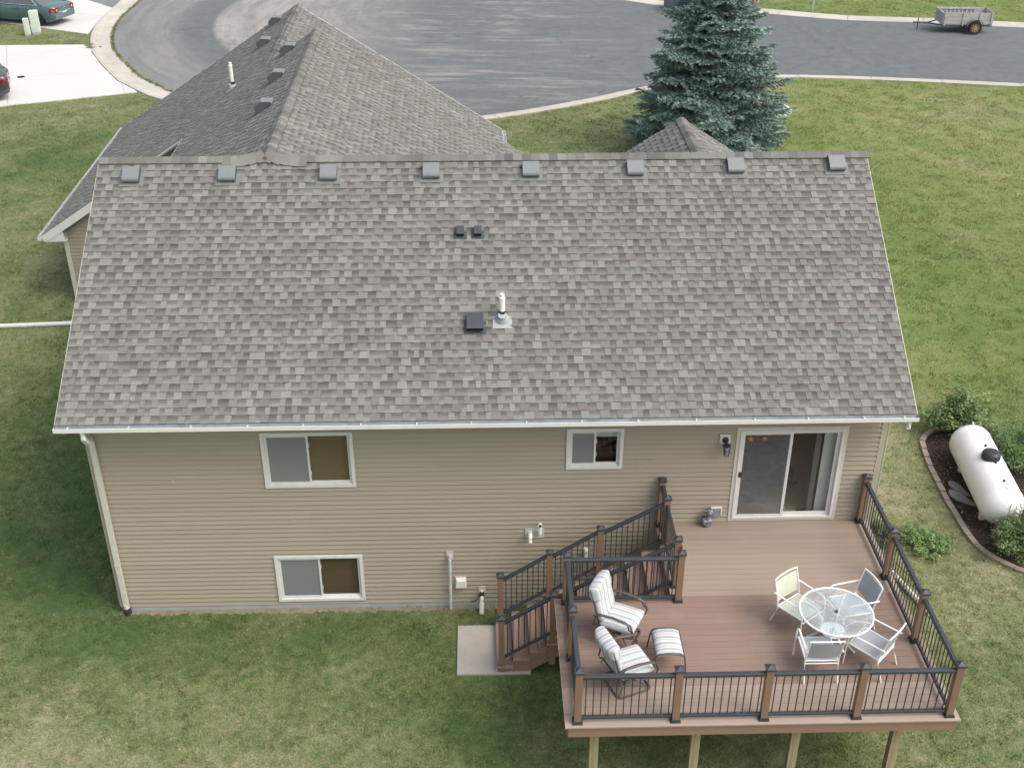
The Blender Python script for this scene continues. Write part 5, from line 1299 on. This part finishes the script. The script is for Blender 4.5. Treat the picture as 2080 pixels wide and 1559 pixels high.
# ================================================================ VEHICLES
def wheel(parent, x, y, r_, rimm, s, w_=.20, spokes=5):
    e_ = empty('wheel', (0,0,0)); e_.parent = parent; e_.matrix_parent_inverse = Matrix(); e_.matrix_basis = T(x, y, r_) @ Matrix.Rotation(R(90)*s, 4, 'X'); WM[e_.name] = WM[parent.name] @ e_.matrix_basis
    b = MB(); b.lathe([(r_*.62,-w_/2),(r_*.93,-w_/2),(r_,-w_*.32),(r_,w_*.32),(r_*.93,w_/2),(r_*.64,w_/2),(r_*.62,w_*.3)], 28); build('tyre', b, M['tyre'], e_, world=False)
    b = MB(); b.lathe([(.001,w_*.12),(r_*.60,w_*.12),(r_*.65,w_*.44),(r_*.60,w_*.46),(r_*.56,w_*.2),(.001,w_*.16)], 28, mi=0)
    for k in range(spokes):
        t = 2*math.pi*k/spokes; m4 = RZ(t); b.box((.03,-r_*.085,w_*.18),(r_*.60,r_*.085,w_*.42), M4=m4)
    b.lathe([(.001,w_*.2),(r_*.17,w_*.2),(r_*.15,w_*.45),(.001,w_*.46)], 12); build('rim', b, rimm, e_, world=False)
def car(loc, hd, paintm, rimm, L=4.85, Wd=1.80, H_=1.46, suv=False, label='', group=None, lens=True, wheel_r=.33, front_lamps=False):
    c_ = empty('parked_car', loc, hd, label, 'car', group); hw = Wd/2
    # stations from the tail (x=0) to the nose (x=L); forward is +x
    if suv: top = [(0,.92),(.10,1.02),(.3,1.04),(3.2,1.04),(3.75,1.03),(4.5,.92),(L-.08,.74),(L,.6)]
    else: top = [(0,.90),(.08,.98),(.45,1.01),(.9,1.00),(3.2,.97),(3.7,.95),(4.45,.84),(L-.08,.68),(L,.55)]
    b = MB(); rows = []
    stations = sorted({0,.04,.12,.3,.55,.75,.95,1.15,1.35,1.6,2.0,2.5,3.0,3.3,3.5,3.7,3.9,4.1,4.35,4.6,L-.12,L-.03,L})
    def topz(x):
        for (a, za), (q, zq) in zip(top[:-1], top[1:]):
            if a <= x <= q: return za+(zq-za)*(x-a)/(q-a)
        return top[-1][1]
    ax = (1.02, L-.98)
    for x in stations:
        e0 = 1-min(1, x/.35); e1 = 1-min(1, (L-x)/.45); tw = hw*(1-.13*e0**2-.22*e1**2); zt = topz(x)
        zb = .22+.12*e0+.06*e1
        for a_ in ax:
            if abs(x-a_) < .40: zb = max(zb, .0+math.sqrt(max(.40**2-(x-a_)**2,0))+.31-.02)
        zb = min(zb, .70)
        zm = max(.60, zb+.04)
        rows.append([(x,tw*.93,zb),(x,tw*.985,max(zb+.02,.40)),(x,tw,zm+.0),(x,tw*.985,max(zm+.04,zt-.16)),(x,tw*.93,zt-.04),(x,tw*.84,zt),(x,0,zt+.025)])
    n = 13
    for rw in rows:
        full = rw+[(p[0],-p[1],p[2]) for p in rw[-2::-1]]; b.v += full
    for i in range(len(rows)-1):
        for j in range(n-1): b.f.append((i*n+j,i*n+j+1,(i+1)*n+j+1,(i+1)*n+j)); b.mi.append(0); b.c.append(None)
    b.f += [tuple(range(n))[::-1], tuple((len(rows)-1)*n+j for j in range(n))]; b.mi += [0,0]; b.c += [None,None]; b.smooth = True
    o = build('body', b, paintm, c_, world=False)
    es = o.modifiers.new('es', 'EDGE_SPLIT'); es.split_angle = R(38)
    # greenhouse: tail glass, roof, windscreen
    if suv: g = [(.16,1.02),(.55,H_-.05),(.75,H_),(2.6,H_+.02),(3.45,1.04)]
    else: g = [(.62,.99),(1.35,H_-.05),(1.6,H_),(2.6,H_),(3.55,.96)]
    tw = lambda z: hw*(.90-.20*(z-1.0)/(H_-1.0)) if z > 1 else hw*.90
    b = MB(); k = len(g)
    for s in (1,-1): b.v += [(x, s*tw(z), z) for x, z in g]
    bz = [(g[0][0], .95), (g[-1][0], .93)]
    b.f = [(0,1,k+1,k)]; b.mi = [1]; b.c = [None]
    for i in (1,2): b.f.append((i,i+1,k+i+1,k+i)); b.mi.append(0); b.c.append(None)
    b.f.append((3,4,k+4,k+3)); b.mi.append(1); b.c.append(None)
    b.f.append((0,4,3,2,1)); b.mi.append(0); b.c.append(None); b.f.append((k,k+1,k+2,k+3,k+4)); b.mi.append(0); b.c.append(None)
    build('roof', b, [paintm, M['autoglass']], c_, world=False)
    q = MB(); 
    for (xa, xb, xa2, xb2) in (((g[0][0]+.42, 2.05, g[1][0]+.16, 2.02)),((2.10, g[4][0]-.14, 2.07, g[3][0]+.02))):
        for s in (1,-1):
            z0_, z1_ = 1.02, H_-.09; y0_, y1_ = s*(tw(z0_)+.004), s*(tw(z1_)+.004)
            vs = [(xa,y0_,z0_),(xb,y0_,z0_),(xb2,y1_,z1_),(xa2,y1_,z1_)]; q.add(vs, [(0,1,2,3)] if s < 0 else [(3,2,1,0)])
    build('side_window', q, M['autoglass'], c_, world=False)
    q = MB(); s0 = hw*.995
    for s in (1,-1):
        q.tube([(g[0][0]+.34,s*tw(1.0)*1.005,1.0),(g[4][0]-.1,s*tw(1.0)*1.005,.99)], .016, 4); q.tube([(g[0][0]+.36,s*tw(1.0)*1.005,1.0),(g[1][0]+.12,s*tw(H_-.07)*1.01,H_-.07)], .014, 4); q.tube([(g[1][0]+.12,s*tw(H_-.07)*1.01,H_-.07),(g[3][0],s*tw(H_-.07)*1.01,H_-.07)], .012, 4)
    build('window_trim', q, M['chrome'], c_, world=False)
    q = MB()
    for s in (1,-1):
        for x in (1.28,2.06,3.15): q.box((x-.006,s*s0-.004 if s < 0 else s*s0-.012,.34),(x+.006,s*s0+.012 if s < 0 else s*s0+.004,.93))
    build('door_seam', q, M['void'], c_, world=False)
    q = MB()
    for s in (1,-1):
        for x in (1.40,2.20): q.box((x,s*(s0+.0)-.012,.80),(x+.17,s*(s0+.0)+.018 if s > 0 else s*s0+.012,.83))
    build('door_handle', q, paintm, c_, world=False)
    for s in (1,-1):
        q = MB(); q.add([(-.012,s*hw*.52,.93),(-.012,s*hw*.83,.90),(-.005,s*hw*.85,.64),(-.012,s*hw*.56,.68),(.24,s*hw*.985,.90),(.20,s*hw*.99,.68)], [(0,1,2,3),(1,4,5,2),(0,3,2,1),(1,2,5,4)]); build('tail_light', q, M['red'], c_, world=False)
        if lens: q = MB(); q.add([(-.018,s*hw*.60,.85),(-.018,s*hw*.72,.84),(-.018,s*hw*.72,.72),(-.018,s*hw*.62,.74)], [(0,1,2,3),(3,2,1,0)]); build('reverse_light', q, M['lens'], c_, world=False)
    q = MB(); q.box((-.02,-.155,.50),(-.004,.155,.64)); build('number_plate', q, M['white'], c_, world=False)
    q = MB(); q.box((-.03,-hw*.84,.42),(.02,hw*.84,.60)); build('rear_bumper', q, paintm, c_, world=False, bevel=.02)
    q = MB(); q.box((-.02,-hw*.5,.655),(-.008,hw*.5,.675)); q.box((-.022,-.05,.83),(-.008,.05,.86)); build('boot_trim', q, M['chrome'], c_, world=False)
    for s in (1,-1):
        q = MB(); q.box((3.35,s*(hw-.02)-.02,.94),(3.50,s*(hw+.18),1.07) if s > 0 else (3.50,s*(hw-.02)+.02,1.07)) if s > 0 else q.box((3.35,-(hw+.18),.94),(3.50,-(hw-.04),1.07)); build('wing_mirror', q, paintm, c_, world=False, bevel=.02)
        q = MB(); q.add([(L-.02,s*hw*.45,.66),(L-.10,s*hw*.78,.68),(L-.30,s*hw*.86,.72),(L-.30,s*hw*.88,.58),(L-.08,s*hw*.75,.54),(L-.01,s*hw*.45,.56)], [(0,1,4,5),(1,2,3,4),(5,4,1,0),(4,3,2,1)]); build('headlight', q, M['lens'], c_, world=False)
    q = MB(); q.box((.4,-hw*.86,.20),(L-.4,hw*.86,.75)); build('underbody', q, M['void'], c_, world=False)
    for a_ in ax:
        for s in (1,-1): wheel(c_, a_, s*(hw-.095), wheel_r, rimm, -s, spokes=7 if rimm is M['rim_silver'] else 5)
    return c_
# headings: forward direction of each parked car
car((-13.93,43.42,1.03), R(180-19.5), M['car_teal'], M['rim_black'], label='teal green four door sedan parked on the far driveway')
car((-12.55,31.15,1.03), R(180+18), M['car_dark'], M['rim_black'], suv=True, H_=1.68, label='dark car with a red tail light at the edge of the near driveway')
car((21.45,44.72,1.012), R(180-16), M['car_grey'], M['rim_silver'], suv=True, H_=1.66, L=4.8, label='grey car parked at the far curb behind the spruce top', wheel_r=.35)
# ---- trailer; +x is backward (away from the tongue)
tr = empty('utility_trailer', (30.95,41.05,1.012), R(-3), 'weathered wooden utility trailer with rusty wheel parked at the far curb', 'trailer')
hl, hw2 = 1.22, .62; zb, zt = .42, .98
b = MB(); b.box((-hl,-hw2,zb),(hl,hw2,zb+.04)); build('floor', b, M['greywood'], tr, world=False)
for s in (-1, 1):
    for k in range(3):
        b = MB(); b.box((-hl,s*hw2-.016,zb+.045+k*.178),(hl,s*hw2+.016,zb+.045+k*.178+.170)); build('side_board', b, M['greywood'], tr, world=False)
    for x in (-hl+.06,-hl+.95,-hl+1.75,hl-.12):
        b = MB(); b.box((x,s*(hw2+.03)-.02,zb-.04),(x+.07,s*(hw2+.03)+.02,zt+.03)); build('stake', b, M['greywood'], tr, world=False)
for x in (-hl,hl):
    for k in range(3):
        b = MB(); b.box((x-.016,-hw2+.02,zb+.045+k*.178),(x+.016,hw2-.02,zb+.045+k*.178+.170)); build('end_board', b, M['greywood'], tr, world=False)
b = MB()
for i in range(9): b.box((-hl+.25+i*.2,hw2-.06,zb+.25),(-hl+.33+i*.2,hw2-.03,zt-.03))
b.box((-hl+.1,hw2-.10,zt-.05),(hl-.5,hw2-.02,zt-.02)); build('inner_rack', b, M['greywood'], tr, world=False)
b = MB(); b.tube([(-hl,.5,.38),(-hl-.55,0,.38),(-hl-1.25,0,.40)], .035, 6); b.tube([(-hl,-.5,.38),(-hl-.55,0,.38)], .035, 6); b.tube([(-hl-1.0,0,.62),(-hl-1.0,0,.05)], .025, 8); b.box((-hl,-hw2,.34),(hl,-hw2+.05,.41)); b.box((-hl,hw2-.05,.34),(hl,hw2,.41)); b.tube([(.35,-.78,.32),(.35,.78,.32)], .03, 6); build('chassis', b, M['darkmetal'], tr, world=False)
for s in (-1, 1):
    wheel(tr, .35, s*.80, .32, M['brass'], -s, .17, 8)
    b = MB(); P = [(.35+.40*math.cos(t), .34+.40*math.sin(t)) for t in [R(a) for a in range(15,170,22)]]
    for (xa, za), (xb, zb_) in zip(P[:-1], P[1:]):
        y0_, y1_ = sorted((s*.68, s*.90)); b.add([(xa,y0_,za),(xa,y1_,za),(xb,y1_,zb_),(xb,y0_,zb_)], [(0,1,2,3),(3,2,1,0)])
    build('fender', b, M['foundation'], tr, world=False)

# ================================================================ GRASS
DKF = [(-13.5,28.8)]
def blocked(x, y):
    if -.05 < x < 14.35 and -.02 < y < 8.1: return True
    if -4.2 < x < 7.8 and 8 < y < 20.7 and not (x < -.4 and y < 11.7): return True
    if 10 < x < 13.9 and 7.9 < y < 9.7: return True
    if 6.40 < x < 7.82 and -1.97 < y < -.6: return True
    if inpoly(x, y, BED) or (x-18.72)**2+(y-28.35)**2 < .7: return True
    if y > 23 and (inpoly(x, y, ROADG) or inpoly(x, y, DR1) or inpoly(x, y, DR2)): return True
    return False
ROADG = [(p[0].x, p[0].y) for p in smooth_poly(NEAR, NW)] + [(p[0].x, p[0].y) for p in reversed(smooth_poly(FAR, FW))]
camf = fw; 
def in_view(x, y, z):
    d = Vector((x,y,z))-CAM; zc = d.dot(fw)
    if zc < 1: return False
    px = 1040+2393.24*d.dot(r2)/zc; py = 779.5-2393.24*d.dot(u2)/zc
    return -160 < px < 2240 and -120 < py < 1720
def tuft(n, rad, hgt, wid, seed):
    rnd = random.Random(seed); b = MB()
    for i in range(n):
        a = rnd.uniform(0,6.3); r_ = rad*math.sqrt(rnd.random()); x, y = r_*math.cos(a), r_*math.sin(a); h_ = hgt*rnd.uniform(.5,1.1)
        la = rnd.uniform(0,6.3); ln = h_*rnd.uniform(.2,1.1); w_ = wid*rnd.uniform(.7,1.3); t = la+1.57
        k = rnd.uniform(.75,1.25); warm = rnd.random()
        col = (k*(1.25 if warm > .8 else 1), k*(1.05 if warm > .8 else 1), k)
        b.add([(x-w_*math.cos(t),y-w_*math.sin(t),-.005),(x+w_*math.cos(t),y+w_*math.sin(t),-.005),(x+ln*math.cos(la),y+ln*math.sin(la),h_)], [(0,1,2)], col=col)
    return b
def scatter(name, pts, tuft_objs_mesh, kind='stuff'):
    me = bpy.data.meshes.new(name); me.from_pydata(pts, [], []); me.materials.append(M['blade'])
    o = bpy.data.objects.new(name, me); C.objects.link(o); o['kind'] = kind; WM[o.name] = Matrix()
    ng = bpy.data.node_groups.new(name+'_scatter', 'GeometryNodeTree')
    ng.interface.new_socket('Geometry', in_out='INPUT', socket_type='NodeSocketGeometry'); ng.interface.new_socket('Geometry', in_out='OUTPUT', socket_type='NodeSocketGeometry')
    gi = ng.nodes.new('NodeGroupInput'); go = ng.nodes.new('NodeGroupOutput'); ip = ng.nodes.new('GeometryNodeInstanceOnPoints')
    rv = ng.nodes.new('FunctionNodeRandomValue'); rv.data_type = 'FLOAT_VECTOR'; rv.inputs[0].default_value = (-.12,-.12,0); rv.inputs[1].default_value = (.12,.12,6.283)
    rs = ng.nodes.new('FunctionNodeRandomValue'); rs.data_type = 'FLOAT'; rs.inputs[2].default_value = .7; rs.inputs[3].default_value = 1.3; rs.inputs['Seed'].default_value = 5
    oi = ng.nodes.new('GeometryNodeObjectInfo'); oi.inputs['Object'].default_value = tuft_objs_mesh; oi.inputs['As Instance'].default_value = True
    ng.links.new(gi.outputs[0], ip.inputs['Points']); ng.links.new(oi.outputs['Geometry'], ip.inputs['Instance'])
    ng.links.new(rv.outputs[0], ip.inputs['Rotation']); ng.links.new(rs.outputs[1], ip.inputs['Scale']); ng.links.new(ip.outputs[0], go.inputs[0])
    md = o.modifiers.new('scatter', 'NODES'); md.node_group = ng; return o
def tuft_source(name, b, at):
    # the source tuft itself grows on the lawn
    o = build(name, b, M['blade'], kind='stuff', mtx=T(*at)); return o
near_pts, far_pts = [], []
def fill(x0, x1, y0, y1, dens, out):
    n = int((x1-x0)*(y1-y0)*dens); X = rng.uniform(x0,x1,n); Y = rng.uniform(y0,y1,n)
    for x, y in zip(X.tolist(), Y.tolist()):
        z = gz(y)
        if in_view(x, y, z) and not blocked(x, y):
            if -.3 < y < 0 and 0 < x < 7.5 and rng.random() < .75+y*1.2: continue
            out.append((x, y, z))
fill(-10, 24, -9, 8, 62, near_pts); fill(-22, 36, 8, 34, 16, far_pts); fill(-30, 45, 34, 62, 9, far_pts)
src1 = tuft_source('grass_tuft', tuft(20,.10,.045,.0042,1), (-2,-2,0)); src2 = tuft_source('grass_tuft', tuft(26,.19,.055,.008,2), (-6,22,1))
scatter('grass', near_pts, src1); scatter('grass_far', far_pts, src2).name = 'grass'
# clover flowers speckled in the left verge and right lawn
cl = MB()
def clover(cx, cy, rx, ry, n):
    for i in range(n):
        x, y = random.gauss(cx, rx), random.gauss(cy, ry)
        if blocked(x, y): continue
        cl.lathe([(.001,0),(.014,.009),(.001,.02)], 5, origin=(x,y,gz(y)+.04))
for c_ in ((-14.2,41.2,.9,.35,50),(-13.0,40.4,.5,.25,40),(-16.3,42.6,.7,.3,40),(-7,20.5,.5,.5,40),(19,14.5,.5,.5,22),(19.2,12,.6,.6,30),(-8.5,29.2,1,.4,20)): clover(*c_)
build('clover_flowers', cl, M['cream'], kind='stuff')
# ragged grass tufts growing along the curb gutter edge
gp = []
for q, w_ in smooth_poly([(p.x,p.y) for p in in_near], [1]*len(in_near), .12):
    if q.x < -2 and q.y < 50:
        for k in range(2 if random.random() < .75 else 4):
            gp.append((q.x+random.uniform(-.05,.07), q.y+random.uniform(-.05,.07), 1.015))
gp += [(-11.6+random.gauss(0,.09),39.2+random.gauss(0,.12),1.03) for _ in range(26)]+[(-11.3+random.gauss(0,.2),38.75+random.gauss(0,.1),1.03) for _ in range(16)]
src3 = tuft_source('weed_tuft', tuft(16,.06,.07,.008,3), (-9.3,34.2,1.012)); scatter('gutter_weeds', gp, src3)
print('needle faces', NFO, 'grass', len(near_pts), len(far_pts), 'objects', len(bpy.data.objects))
